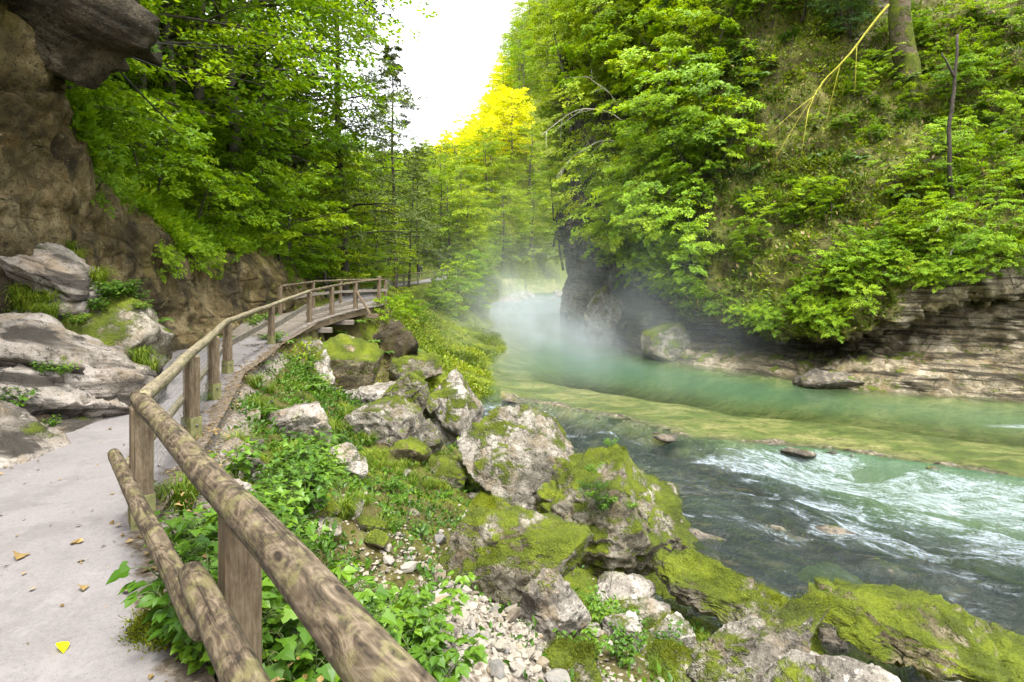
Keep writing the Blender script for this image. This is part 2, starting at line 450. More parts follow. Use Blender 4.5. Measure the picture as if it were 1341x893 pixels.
def land(x, y, rough=True, full=False):
    x = np.asarray(x, float); y = np.asarray(y, float)
    dF = -sdist(FENCE, x, y); dL = sdist(LEFT, x, y); dS = sdist(SHORE, x, y); dR = -sdist(RIGHT, x, y)
    w, e = wlevel(x, y); zp = zpath(y)
    t = np.clip(dF / (np.abs(dF) + np.clip(dS, .0, None) + 1e-6), 0, 1)
    s = 1 - (1 - t) ** 1.55
    bank = zp * (1 - s) + (w - .12) * s
    P = p3(x, y)
    if rough:
        nb = fbm(P * .55, 4, 3) * (.34 + .3 * sstep(13, 18, y)) + fbm(P * 1.9, 3, 9) * .13
        bank = bank + nb * sstep(.25, 1.5, dF) * (.35 + .65 * sstep(-.3, .6, dS))
    g = np.abs(sdist(GULLY, x, y)); bank = bank - 2.5 * np.exp(-(g / 1.5) ** 2) * sstep(-.2, .4, dS + 1.5) * sstep(-9.6, -8.8, x)
    g2 = np.abs(sdist(GULLY2, x, y)); bank = bank - 1.5 * np.exp(-(g2 / 1.25) ** 2) * sstep(.2, 1.2, dF)
    bank = np.maximum(bank, w - .3)
    # river bed
    din = np.minimum(-dS, -dR)
    up = .13 + .10 * sstep(.3, -1.0, -e - 0) + 1.9 * sstep(.5, 5.0, din) * sstep(3.0, 10.5, -e) + .20 * sstep(2.5, 6, -e)
    lo = .16 + 1.25 * sstep(3.2, 6.5, -dS) + .2 * sstep(.2, 1.5, -dS)
    dep = np.where(e > 0, lo, up) * sstep(-.25, .8, din) + .0
    if rough:
        rb = fbm(P * np.array([.8, 1.2, 1]), 4, 21, ridged=True)
        dep = dep - .08 * np.clip(rb, -.4, 1) * sstep(.1, 1, din) - .10 * np.clip(fbm(P * 2.3, 3, 27), 0, 1) * (np.abs(e) < 1.6) - .42 * np.clip(fbm(P * np.array([1.3, 2.4, 1]), 4, 29) + .06, 0, 1) * np.exp(-((e + .1) / .38) ** 2)
    bed = w - np.clip(dep, -.05, 3)
    z = np.where(dS > 0, bank, np.minimum(bed, bank + .0) * 0 + bed)
    z = np.where((dS <= 0), bed, z)
    # path floor and left hill
    onp = dF <= 0
    z = np.where(onp, zp - .02 - 2.3 * np.exp(-(g / 1.0) ** 2) * (y > 15) * sstep(-9.6, -8.8, x) * sstep(.0, -.1, -1 - 0 * x), z)
    hl = (1.22 + 2.0 * sstep(-9, 3, x) * sstep(72, 84, y)) * np.clip(dL - .5, 0, None)
    cap = hill_cap(x, y); hl = cap * (1 - np.exp(-hl / np.maximum(cap, 1)))  * 1.12
    if rough: hl = hl + (fbm(P * .18, 4, 41) * 1.6 + fbm(P * .8, 3, 43) * .3) * sstep(.5, 4, dL)
    z = np.where(dL > 0, zp - .02 + hl, z)
    # right side: low, the gorge wall mesh stands in front of it
    z = np.where(dR > 0, np.where(y < 72, -3.4 - .2 * dR * 0, -3.0 + np.minimum(1.1 * np.clip(dR - 2, 0, None), 60)), z)
    if full: return z, dict(dF=dF, dL=dL, dS=dS, dR=dR, e=e, w=w, din=din)
    return z

def ground_px(px, py, tmax=90.0):
    """world point of the land seen at a place of the photograph"""
    d = np.array([(px - CX) / FPX, 1.0, -(py - HY) / FPX])
    t = np.concatenate([np.arange(1.2, 20, .03), np.arange(20, tmax, .12)])
    z = CAMZ + d[2] * t
    h = land(d[0] * t, t)
    k = np.nonzero(z < h)[0]
    i = k[0] if len(k) else len(t) - 1
    return np.array([d[0] * t[i], t[i], h[i]])

def land_normal(x, y, e=.12):
    zx = (land(x + e, y) - land(x - e, y)) / (2 * e); zy = (land(x, y + e) - land(x, y - e)) / (2 * e)
    return norm(np.stack([-zx, -zy, np.ones_like(zx)], -1))

def segs(*s): return np.unique(np.round(np.concatenate([np.arange(a, b, st) for a, b, st in s]), 4))

def grid_faces(nv, nu):
    i = np.arange(nv - 1)[:, None] * nu + np.arange(nu - 1)[None]
    return np.stack([i, i + 1, i + nu + 1, i + nu], -1).reshape(-1, 4)

# ------------------------------------------------------------------ setting materials
SOIL = ((.024, .022, .007), (.070, .062, .016), (.100, .112, .010), (.20, .155, .070))
M_CLIFF_L = rock_mat('brown_gorge_rock', (.026, .019, .008), (.105, .078, .030), (.27, .215, .115), moss=.30, lich=.05, bumpd=.11, streak=.85, cell=.15, crack=.25, cscale=.4, veg='veg', vegcols=SOIL)
M_CLIFF_R = rock_mat('layered_gorge_rock', (.066, .054, .032), (.25, .208, .132), (.52, .46, .34), moss=.42, lich=.1, strata=.05, cell=.25, bumpd=.09, crack=.3, cscale=.6, darken='darken', streak=.45, veg='veg', vegcols=SOIL)

def ground_mat():
    m, nt = new_mat('bank_and_bed'); N = NT(nt); p = N.n('ShaderNodeTexCoord').outputs['Object']
    big = N.noise(p, .55, 5, .6); med = N.noise(p, 3.5, 6, .65); fine = N.noise(p, 26, 5, .7)
    soil = N.ramp(N.math('ADD', N.math('MULTIPLY', med, .6), N.math('MULTIPLY', fine, .4)), [(.34, SOIL[0]), (.5, SOIL[1]), (.62, (.10, .085, .05)), (.72, (.26, .23, .18))])
    mc, mb = moss_color(N, p)
    mf = N.sm(N.math('ADD', N.math('MULTIPLY', med, .5), N.math('ADD', N.math('MULTIPLY', big, .5), N.math('MULTIPLY', N.attr('moss'), .45))), .58, .70)
    col = N.mix(mf, soil, mc)
    vg = N.ramp(N.math('ADD', N.math('MULTIPLY', N.voro(p, 22), .5), N.math('MULTIPLY', fine, .6)), [(.3, (.05, .04, .025)), (.5, (.15, .125, .095)), (.75, (.27, .245, .21))])
    col = N.mix(N.sm(N.math('ADD', N.attr('verge'), N.math('MULTIPLY', N.math('SUBTRACT', med, .5), .9)), .4, .6), col, vg)
    # bed: pale yellow limestone, algae, dark hollows
    q = N.vmap(p, (.75, 1.25, 1), (0, 0, 0), (0, 0, .35))
    b1 = N.noise(q, .95, 7, .68, .4); b2 = N.noise(q, 2.6, 5, .65, .4)
    bcol = N.ramp(b1, [(.34, (.05, .07, .025)), (.46, (.13, .165, .045)), (.56, (.27, .25, .10)), (.72, (.42, .36, .18))])
    bcol = N.mix(N.math('MULTIPLY', N.sm(b2, .50, .64), .8), bcol, (.11, .135, .035))
    bcol = N.mix(N.math('MULTIPLY', N.sm(N.noise(q, 3.5, 5, .72), .54, .62), .75), bcol, (.07, .06, .03))
    dark = N.ramp(b2, [(.35, (.012, .013, .012)), (.55, (.040, .036, .024)), (.68, (.17, .12, .06))])
    bcol = N.mix(N.attr('lowbed'), bcol, dark)
    col = N.mix(N.attr('bed'), col, bcol)
    rim = N.ramp(N.noise(p, 7, 6, .7), [(.35, (.02, .02, .018)), (.5, (.10, .085, .06)), (.68, (.34, .30, .23))])
    col = N.mix(N.attr('rim'), col, rim)
    h = N.math('ADD', med, N.math('ADD', N.math('MULTIPLY', fine, .5), N.math('MULTIPLY', N.math('MULTIPLY', mf, mb), 1.2)))
    N.out(N.bsdf(col, .92, N.bump(h, .8, .05), .2)); return m

# ------------------------------------------------------------------ ground
gx = segs((-150, -30, 3), (-30, -12, .6), (-12, -8, .2), (-8, 13, .10), (13, 40, .5), (40, 170, 4))
gy = segs((-30, -4, 1), (-4, 1, .3), (1, 14, .10), (14, 30, .18), (30, 80, .5), (80, 290, 3.5))
GX, GY = np.meshgrid(gx, gy)
gz, GI = land(GX, GY, full=True)
gz = gz + np.where((GI['dF'] > .1) & (GI['dS'] > -.5) & (GY < 40), fbm(p3(GX, GY) * 5.5, 3, 77) * .035, 0)
bedf = sstep(.12, -.05, GI['dS']) * sstep(.3, 0, GI['dR'])
mossa = .25 + .75 * sstep(4.5, 1.2, GI['dS']) + .30 * sstep(21, 25, GY) - .55 * sstep(12.5, 14, GY) * sstep(20.5, 19.5, GY) - 1.3 * np.exp(-(((GX - .0) / 1.3) ** 2 + ((GY - 4.7) / 1.7) ** 2))
lowb = sstep(-.3, .6, GI['e']) * sstep(6.5, 4.0, -GI['dS']) * (GY < 30)
rimf = np.exp(-((GI['e'] + .25) / .5) ** 2) * sstep(.15, .0, GI['w'] - gz - .06) * sstep(0, -.3, GI['dS'])
me = mk_mesh('ground', np.stack([GX, GY, gz], -1).reshape(-1, 3), grid_faces(len(gy), len(gx)), ground_mat(), True, None,
             {'bed': bedf.ravel(), 'moss': mossa.ravel(), 'lowbed': lowb.ravel(), 'rim': rimf.ravel(), 'verge': (sstep(.85, .15, GI['dF']) * (GI['dF'] > -.5) * (GY < 14) + 1.2 * np.exp(-(((GX + .05) / 1.1) ** 2 + ((GY - 4.9) / 1.6) ** 2))).ravel()})
tag(obj('ground', me), 'mossy river bank, pale river bed and wooded gorge floor', kind='structure')

# ------------------------------------------------------------------ footpath: a pale sheet from the fence line to the rocks
def path_mat():
    m, nt = new_mat('pale_path'); N = NT(nt); p = N.n('ShaderNodeTexCoord').outputs['Object']
    a = N.noise(p, .8, 5, .6); b = N.noise(p, 45, 4, .7); c = N.noise(p, 6, 5, .7)
    col = N.ramp(N.math('ADD', N.math('MULTIPLY', a, .6), N.math('MULTIPLY', b, .4)), [(.30, (.118, .108, .106)), (.50, (.164, .152, .150)), (.72, (.205, .191, .188))])
    col = N.mix(N.math('MULTIPLY', N.sm(c, .56, .70), .35), col, (.082, .073, .066))
    sp = N.voro(p, 85); col = N.mix(N.math('MULTIPLY', N.sm(sp, .30, .12), .55), col, (.055, .048, .044))
    wn = N.noise(p, 1.7, 6, .68); col = N.mix(N.math('MULTIPLY', N.sm(wn, .50, .62), .35), col, (.095, .086, .080)); col = N.mix(N.math('MULTIPLY', N.sm(N.noise(p, 2.6, 6, .7, .6), .56, .64), .4), col, (.21, .197, .19))
    dirt = N.ramp(N.noise(p, 18, 5, .75), [(.3, (.025, .019, .012)), (.5, (.085, .066, .046)), (.68, (.19, .165, .135))])
    df = N.sm(N.math('ADD', N.attr('edge'), N.math('MULTIPLY', N.math('SUBTRACT', N.noise(p, 3.2, 6, .7), .5), 1.1)), .48, .66)
    col = N.mix(df, col, dirt)
    h = N.math('ADD', N.math('MULTIPLY', b, .5), N.math('ADD', c, N.math('MULTIPLY', df, .8)))
    N.out(N.bsdf(col, .88, N.bump(h, .45, .012), .2)); return m
ys = segs((-5, 14, .12), (14, 16.9, .12), (16.9, 17.01, .1)); rows = []; ed = []
nw = 40
def fence_x(y): return interp(y, FENCE[:11, 1], FENCE[:11, 0])
def left_x(y): return interp(y, LEFT[:, 1], LEFT[:, 0])
for y in ys:
    x0 = left_x(y) - .3; x1 = fence_x(y) + interp(y, [0, 3, 6, 12, 17], [.05, .02, .22, .35, .2])
    xs = np.linspace(x0, x1, nw); rows.append(np.stack([xs, np.full(nw, y), np.zeros(nw)], -1))
    w = np.minimum(xs - x0 - .2, (x1 - xs)); ed.append(.78 - .75 * sstep(0, .55, w))
PV = np.array(rows)
PV[..., 2] = zpath(PV[..., 1]) + .012 + fbm(p3(PV[..., 0], PV[..., 1]) * .7, 3, 5) * .018
me = mk_mesh('path', PV.reshape(-1, 3), grid_faces(len(ys), nw), path_mat(), True, None, {'edge': np.array(ed).ravel()})
tag(obj('path', me), kind='structure')
# the far end of the path beyond the bridge
ys = segs((21.4, 62, .4)); rows = []; ed = []
FP_x = lambda y: interp(y, FENCE[10:19, 1], FENCE[10:19, 0])
for y in ys:
    x1 = FP_x(y) - .25; xs = np.linspace(x1 - 1.9, x1, 9); rows.append(np.stack([xs, np.full(9, y), np.full(9, zpath(y) + .03)], -1)); ed.append(np.array([.8,.3,.1,.1,.1,.1,.2,.4,.8]))
PV = np.array(rows)
me = mk_mesh('path', PV.reshape(-1, 3), grid_faces(len(ys), 9), bpy.data.materials['pale_path'], True, None, {'edge': np.array(ed).ravel()})
tag(obj('path', me), kind='structure')

# ------------------------------------------------------------------ gorge walls: lofted surfaces
def catmull(C, n, axis):
    C = np.moveaxis(C, axis, 0); k = len(C); t = np.linspace(0, k - 1, n); i = np.clip(t.astype(int), 0, k - 2); f = (t - i).reshape((-1,) + (1,) * (C.ndim - 1))
    g = lambda j: C[np.clip(j, 0, k - 1)]
    a, b, c, d = g(i - 1), g(i), g(i + 1), g(i + 2)
    r = .5 * (2*b + (c - a)*f + (2*a - 5*b + 4*c - d)*f*f + (3*b - a - 3*c + d)*f**3)
    # tame overshoot: blend with linear
    r = .65 * r + .35 * (b * (1 - f) + c * f)
    return np.moveaxis(r, 0, axis)

def loft(C, nv, nu):
    D = catmull(catmull(np.asarray(C, float), nv, 0), nu, 1)
    du = np.gradient(D, axis=1); dv = np.gradient(D, axis=0)
    Nn = norm(np.cross(du, dv)); return D, Nn

# ---- right wall: rows of (offset away from the river, height) for each station along the water
st = [(44, 4), (24, 15.5), (17.6, 19.6), (13.3, 21.6), (11.1, 25), (8.0, 29.8), (6.4, 36.8), (4.4, 50), (5.6, 60), (8.5, 71), (22, 84)]
nn = [(.3, .95), (.42, .9), (.42, .9), (.5, .86), (.72, .7), (.84, .55), (.92, .38), (.99, .1), (.97, -.2), (.8, -.6), (.5, -.85)]
#        under       water      ledge top  ledge back  recess      under lip   lip         above lip  slope a    slope b     slope c     slope d    slope e
pr = {
 0: [(-2, -4.5), (0, -2.6), (.8, -1.6), (2.0, -.7), (2.4, .4), (2.6, 1.0), (2.0, 1.5), (2.6, 2.3), (6, 6.2), (10, 11.5), (14.5, 18), (20, 27), (32, 44)],
 2: [(-2, -4.5), (0, -2.6), (.8, -1.7), (2.0, -.85), (2.3, .3), (2.9, 1.0), (2.0, 1.35), (2.6, 2.2), (6, 6.0), (10, 11.3), (14.5, 18), (20, 27), (32, 44)],
 3: [(-2, -4.5), (0, -2.6), (.5, -2.25), (1.5, -1.75), (3.4, -1.4), (3.4, -.7), (1.1, -.45), (1.7, .75), (5.3, 5), (9, 10.3), (12.5, 16.5), (17, 26), (28, 46)],
 4: [(-2, -4.5), (0, -2.6), (.4, -2.3), (1.2, -2.0), (3.3, -1.6), (3.2, -1.0), (.9, -.75), (1.5, .5), (4.8, 5), (7.8, 10.5), (10.5, 17.5), (14, 28), (24, 50)],
 5: [(-2, -4.5), (0, -2.6), (.3, -2.2), (1.0, -1.7), (2.4, -1.2), (2.3, -.3), (1.0, .1), (1.4, 1.5), (3.6, 6), (5.8, 12), (8, 19.5), (11, 30), (20, 52)],
 6: [(-2, -4.5), (0, -2.6), (.2, -1.6), (.4, -.5), (.9, .3), (1.0, 1.5), (.9, 2.6), (1.5, 4.0), (3.0, 8.5), (4.6, 14), (6.5, 21.5), (9.5, 32), (18, 54)],
 7: [(-2, -4.5), (0, -2.6), (.0, -1.2), (.15, .6), (.6, 1.6), (.3, 3.4), (-.1, 6.0), (.4, 9.0), (1.0, 13), (2.0, 18), (4.5, 25), (8, 34), (18, 54)],
 8: [(-2, -4.5), (0, -2.6), (.3, -1.2), (.5, .6), (1.0, 2), (1.3, 3.4), (1.6, 5), (2.2, 7), (4.0, 11), (6.2, 17), (9, 25), (13, 34), (22, 54)],
 10: [(-2, -4.5), (0, -2.6), (.5, -1.0), (1, 1), (1.6, 2.5), (2.2, 4), (3, 6), (4, 8), (7, 12), (10, 18), (14, 26), (18, 35), (28, 54)]}
def prof(k):
    ks = sorted(pr); a = max(i for i in ks if i <= k); b = min(i for i in ks if i >= k)
    if a == b: return np.array(pr[a], float)
    f = (k - a) / (b - a); return np.array(pr[a], float) * (1 - f) + np.array(pr[b], float) * f
C = np.zeros((13, len(st), 3))
for k, ((sx, sy), (nx, ny)) in enumerate(zip(st, nn)):
    q = prof(k); C[:, k, 0] = sx + nx * q[:, 0]; C[:, k, 1] = sy + ny * q[:, 0]; C[:, k, 2] = q[:, 1]
NV, NU = 330, 560
RW, RN = loft(C, NV, NU)
RN = np.where((RN[..., 1:2] + RN[..., 0:1]) > 0, -RN, RN) if False else RN
if RN[NV // 2, NU // 3, 1] > 0: RN = -RN
vv = np.linspace(0, 12, NV)[:, None] * np.ones((1, NU)); uu = np.linspace(0, 10, NU)[None] * np.ones((NV, 1))
vegR = np.maximum(sstep(6.6, 7.4, vv), sstep(5.6, 6.2, vv) * sstep(2.4, 3.0, uu) * sstep(5.9, 5.3, uu)) * (1 - .92 * sstep(6.1, 6.6, uu) * sstep(7.9, 7.3, uu) * sstep(10.2, 9.2, vv))
vegR = vegR * (1 - .85 * sstep(.15, .45, fbm(RW * .22, 4, 61)) * sstep(9.0, 10.2, vv))
n1 = fbm(RW * .33, 5, 51) * 1.0 + fbm(RW * 1.1, 4, 53, ridged=True) * .32 + fbm(RW * 3.6, 3, 57) * .09
sp = RW[..., 2] * 1.0 + RW[..., 0] * .13 - RW[..., 1] * .05 + fbm(RW * .5, 3, 59) * .35
saw = (sp * 2.6) % 1.0; strat = (saw ** 1.6 - .4) * .26 + ((sp * 5.3 + .3) % 1.0 - .5) * .06
k_str = sstep(4.7, 3.4, uu) * sstep(.6, 1.2, vv) * sstep(7.2, 6.0, vv)
k_str = np.maximum(k_str, .15 * sstep(6.2, 6.6, uu) * sstep(7.9, 7.2, uu) * sstep(11, 9.5, vv))
amp = .35 + .65 * sstep(4, 7, vv)
cR, eR = cells(RW * np.array([.75, .75, 1.1]) + fbm(RW * .8, 2, 7)[..., None] * .4, 15); n1 = n1 + ((cR - .5) * .55 * sstep(0, .12, eR) - .22 * sstep(.10, 0, eR)) * sstep(7.4, 6.4, vv)
RW = RW + RN * (n1 * amp)[..., None] + RN * (strat * k_str * .75)[..., None]
me = mk_mesh('cliff', RW.reshape(-1, 3), grid_faces(NV, NU), M_CLIFF_R, True, None, {'veg': vegR.ravel(), 'darken': (np.maximum(sstep(4.6, 6.0, uu) * (1 - .75 * sstep(6.2, 5.0, vv) * sstep(1.0, 2.0, vv) * sstep(6.3, 6.8, uu)), .6 * sstep(2.6, 3.4, uu) * sstep(2.6, 3.6, vv) * sstep(6.4, 5.6, vv))).ravel()})  # black-streaked far face; the undercut recess band is made darker too
tag(obj('cliff', me), 'undercut gorge wall rising from the river on the right', kind='structure')

# ---- left wall: bare rock face beside the path, slope above
def lrow(y, x0, pts): return [(x0 + a, y, z) for a, z in pts]
lc = [lrow(-6, -4.2, [(.6, -.4), (0, 0), (-.2, 1), (-.5, 2.2), (-.7, 3.4), (-.6, 4.6), (-.5, 7), (-1, 11), (-3, 15)]),
      lrow(2, -5.2, [(.6, -.4), (0, 0), (-.2, 1), (-.5, 2.2), (-.8, 3.4), (-.9, 4.6), (-.7, 7), (-1.2, 11), (-3, 15)]),
      lrow(6, -6.35, [(.6, -.4), (0, 0), (-.2, 1), (-.5, 2.2), (-.8, 3.6), (-1.0, 4.8), (-1.0, 7), (-1.6, 10), (-3.5, 14)]),
      lrow(8.3, -6.8, [(.6, -.4), (0, 0), (-.2, 1), (-.35, 2.2), (-.4, 3.6), (-.3, 5.0), (-.3, 6.6), (-1.2, 9.4), (-4, 13)]),
      lrow(9.7, -7.0, [(.6, -.4), (0, 0), (-.2, 1), (-.3, 2.1), (-.35, 3.5), (-.5, 4.7), (-1.2, 5.8), (-2.6, 8.0), (-6, 11.5)]),
      lrow(11, -7.3, [(.6, -.4), (0, 0), (-.2, .9), (-.35, 2.0), (-.5, 3.2), (-.9, 4.0), (-2.2, 5.2), (-4.0, 7.4), (-7, 11)]),
      lrow(14, -7.75, [(.6, -.4), (0, 0), (-.3, .8), (-.5, 1.7), (-.7, 2.5), (-1.3, 3.3), (-2.6, 4.8), (-4.2, 7.0), (-7, 10)]),
      lrow(17, -8.1, [(.6, -.2), (0, .2), (-.25, .9), (-.45, 1.6), (-.6, 2.2), (-1.2, 3.0), (-2.6, 4.6), (-4.2, 6.8), (-7, 10)]),
      lrow(20, -8.2, [(.5, -2), (0, .3), (-.1, .9), (-.2, 1.6), (-.5, 2.3), (-1.2, 3.1), (-2.6, 4.7), (-4.2, 6.8), (-7, 10)]),
      lrow(23, -8.35, [(.5, -.2), (0, .5), (-.1, 1.0), (-.3, 1.6), (-.8, 2.3), (-1.6, 3.1), (-3, 4.7), (-4.6, 6.8), (-7, 10)]),
      lrow(29, -9.6, [(.5, .2), (0, .5), (-.3, .9), (-.7, 1.4), (-1.4, 2.1), (-2.2, 3.0), (-3.6, 4.6), (-5.2, 6.6), (-7.5, 9.5)])]
C = np.array(lc, float).transpose(1, 0, 2)
NV2, NU2 = 260, 420
LW, LN = loft(C, NV2, NU2)
if LN[NV2 // 3, NU2 // 2, 0] < 0: LN = -LN
vv = np.linspace(0, 8, NV2)[:, None] * np.ones((1, NU2)); yy = LW[..., 1]
vegL = sstep(4.1, 4.7, vv + 1.1 * fbm(LW * .5, 4, 71)) * sstep(9.2, 10.4, yy)
n1 = fbm(LW * .40, 5, 63) * .60 + fbm(LW * np.array([.9, .55, .9]), 4, 65, ridged=True) * .07 + fbm(LW * 4.2, 3, 67) * .045
dg = LW[..., 2] * .8 - LW[..., 1] * .45 + fbm(LW * .6, 3, 69) * .4
n1 = n1 + ((dg * .8) % 1.0 - .5) * .16 * sstep(14, 9, yy)
cL, eL = cells(LW @ np.array([[.8, .1, .0], [.1, .35, .35], [0, -.5, .9]]) + fbm(LW * .7, 3, 8)[..., None] * .5, 31); cM, eM = cells(LW * np.array([1.9, 1.4, 2.2]) + fbm(LW * 1.5, 3, 9)[..., None] * .5, 37)
n1 = n1 + (cL - .5) * .34 * sstep(0, .5, eL) - .05 * sstep(.06, 0, eL) + (cM - .5) * .10 * sstep(0, .4, eM) - .02 * sstep(.06, 0, eM)
LW = LW + LN * (n1 * sstep(.2, 1.3, vv))[..., None]
me = mk_mesh('cliff', LW.reshape(-1, 3), grid_faces(NV2, NU2), M_CLIFF_L, True, None, {'veg': vegL.ravel()})
tag(obj('cliff', me), 'brown rock face leaning over the path on the left', kind='structure')

# ------------------------------------------------------------------ rocks
_ico = {}
def ico(k):
    if k not in _ico:
        bm = bmesh.new(); bmesh.ops.create_icosphere(bm, subdivisions=k, radius=1.0)
        V = np.array([v.co[:] for v in bm.verts]); F = np.array([[v.index for v in f.verts] for f in bm.faces]); bm.free(); _ico[k] = (V, F)
    return _ico[k]
def rock_VF(seed, dims, sub=5, cuts=9, sharp=.78, rough=.10, freq=1.4, fine=.035, boxy=.72, taper=0.0):
    """a broken block: a ball cut by random planes, then worn by noise; dims are full sizes"""
    V, F = ico(sub); V = np.sign(V) * np.abs(V) ** boxy; V = V / np.abs(V).max(); r = np.random.default_rng(seed)
    V = V @ np.linalg.qr(r.normal(size=(3, 3)))[0].T if boxy < .9 and cuts < 99 else V
    for i in range(cuts):
        n = r.normal(size=3); n /= np.linalg.norm(n); d = r.uniform(sharp - .22, sharp + .08)
        k = V @ n; V = V - np.outer(np.clip(k - d, 0, None) * .97, n)
    V = V / (np.abs(V).max(0) + 1e-9)
    V[:, :2] *= (1 - taper * (V[:, 2:] + 1) / 2) * (1 + taper * .35)
    half = np.array(dims) / 2; W = V * half; m = half.mean()
    Nn = norm(V / half)
    off = r.uniform(0, 90, 3)
    d = fbm(W / m * freq + off, 5, seed) * rough * 1.5 + fbm(W / m * freq * 2.6 + off, 4, seed + 3, ridged=True) * rough * .55 + fbm(W / m * 9 + off, 3, seed + 7) * fine
    q = W / m + off + np.stack([fbm(W / m * 2 + off + 7 * k, 2, seed + k) for k in range(3)], -1) * .25
    c1, e1 = cells(q * 1.5, seed); c2, e2 = cells(q * 3.6, seed + 9)
    d = d + rough * ((c1 - .5) * .85 * sstep(0, .10, e1) + (c2 - .5) * .42 * sstep(0, .12, e2) - .35 * sstep(.09, 0, e1) - .16 * sstep(.10, 0, e2))
    return W + Nn * (d * m)[:, None], F
# ------------------------------------------------------------------ water
def water_mat():
    m, nt = new_mat('river_water'); N = NT(nt)
    fl = N.attr('flow', 'Vector'); dep = N.attr('depth'); foam_glint = N.attr('foam_glint'); rap = N.attr('rapid')
    p = N.n('ShaderNodeTexCoord').outputs['Object']
    # ripples
    r1 = N.noise(N.vmap(fl, (1.0, 3.2, 1)), 2.2, 4, .6, .4); r2 = N.noise(N.vmap(fl, (.8, 2.0, 1)), .9, 3, .5); r3 = N.noise(N.vmap(fl, (1.2, 4.5, 1)), 7, 3, .6)
    h = N.math('ADD', N.math('MULTIPLY', r1, N.math('ADD', .14, rap)), N.math('ADD', N.math('MULTIPLY', r2, N.math('ADD', .10, N.math('MULTIPLY', rap, .3))), N.math('MULTIPLY', N.math('ADD', r3, N.noise(N.vmap(fl, (1.3, 3.4, 1)), 15, 3, .6)), N.math('MULTIPLY', rap, .62))))
    nrm = N.bump(h, .75, .10)
    # scattering in the water: deeper water shows more of its own green-blue
    body = N.ramp(dep, [(0.0, (.12, .140, .055)), (.25, (.080, .128, .056)), (.6, (.062, .116, .060)), (1.0, (.056, .110, .064))])
    body = N.mix(rap, body, (.058, .100, .050))
    body = N.mix(N.math('MULTIPLY', rap, N.sm(dep, .60, .15)), body, (.026, .040, .040))
    ob = N.math('SUBTRACT', 1.0, N.math('POWER', 2.718, N.math('MULTIPLY', dep, -2.1)))
    ob = N.math('MULTIPLY', ob, .85)
    dif = N.n('ShaderNodeBsdfDiffuse'); N.l(body, dif.inputs[0])
    tr = N.n('ShaderNodeBsdfTransparent'); N.l(N.ramp(dep, [(0, (.95, .98, .93)), (.5, (.62, .80, .60)), (1, (.35, .58, .42))]), tr.inputs[0])
    m1 = N.n('ShaderNodeMixShader'); N.l(ob, m1.inputs[0]); N.l(tr.outputs[0], m1.inputs[1]); N.l(dif.outputs[0], m1.inputs[2])
    gl = N.n('ShaderNodeBsdfGlossy'); gl.inputs['Roughness'].default_value = .06; N.l(nrm, gl.inputs['Normal'])
    fr = N.n('ShaderNodeFresnel'); fr.inputs[0].default_value = 1.33; N.l(nrm, fr.inputs['Normal'])
    m2 = N.n('ShaderNodeMixShader'); N.l(N.math('MULTIPLY', fr.outputs[0], 1.0), m2.inputs[0]); N.l(m1.outputs[0], m2.inputs[1]); N.l(gl.outputs[0], m2.inputs[2])
    # broken water, with painted sky glints in the same white
    f1 = N.noise(N.vmap(fl, (1.0, 4.2, 1)), 3.0, 7, .72, .9); f2 = N.noise(N.vmap(fl, (1.4, 3.6, 1)), 16, 5, .72, .5)
    fm = N.math('ADD', foam_glint, N.math('ADD', N.math('MULTIPLY', N.math('SUBTRACT', f1, .5), 1.7), N.math('MULTIPLY', N.math('SUBTRACT', f2, .5), 1.0)))
    ff = N.math('MULTIPLY', N.sm(fm, .38, .98), N.sm(foam_glint, .02, .2))
    wd = N.bsdf((.27, .315, .345), .6, N.bump(N.math('ADD', f1, f2), .8, .05), .3)
    m3 = N.n('ShaderNodeMixShader'); N.l(ff, m3.inputs[0]); N.l(m2.outputs[0], m3.inputs[1]); N.l(wd, m3.inputs[2])
    N.out(m3.outputs[0]); return m

wx = segs((-7, -1.5, .3), (-1.5, 15, .07), (15, 46, .4)); wy = segs((0, 6, .2), (6, 21, .07), (21, 42, .25), (42, 105, .7))
WX, WY = np.meshgrid(wx, wy)
wl, e = wlevel(WX, WY); lz = land(WX, WY)
dS = -sdist(SHORE, WX, WY); dR = sdist(RIGHT, WX, WY); din = np.minimum(dS, dR)
# flow coordinates: along and across the current
fx, fy = .80, -.60
U = WX * fx + WY * fy; Vc = -WX * fy + WY * fx
rapid = sstep(-.2, .7, e) * (WY < 24) * sstep(16, 6, e)
warp = fbm(p3(U * .35, Vc * .6), 3, 81) * .8
wv = fbm(p3(U * .55, (Vc + warp) * 1.6), 4, 83) * .19 + fbm(p3(U * 1.5, (Vc + warp) * 3.4), 3, 85) * .10
WZ = wl + wv * rapid + fbm(p3(U * 1.2, Vc * 2.2), 2, 88) * .006
b1 = fbm(p3(U * .30, (Vc + warp) * .95), 4, 91); b2 = fbm(p3(U * .9, (Vc + warp) * 3.0), 4, 93)
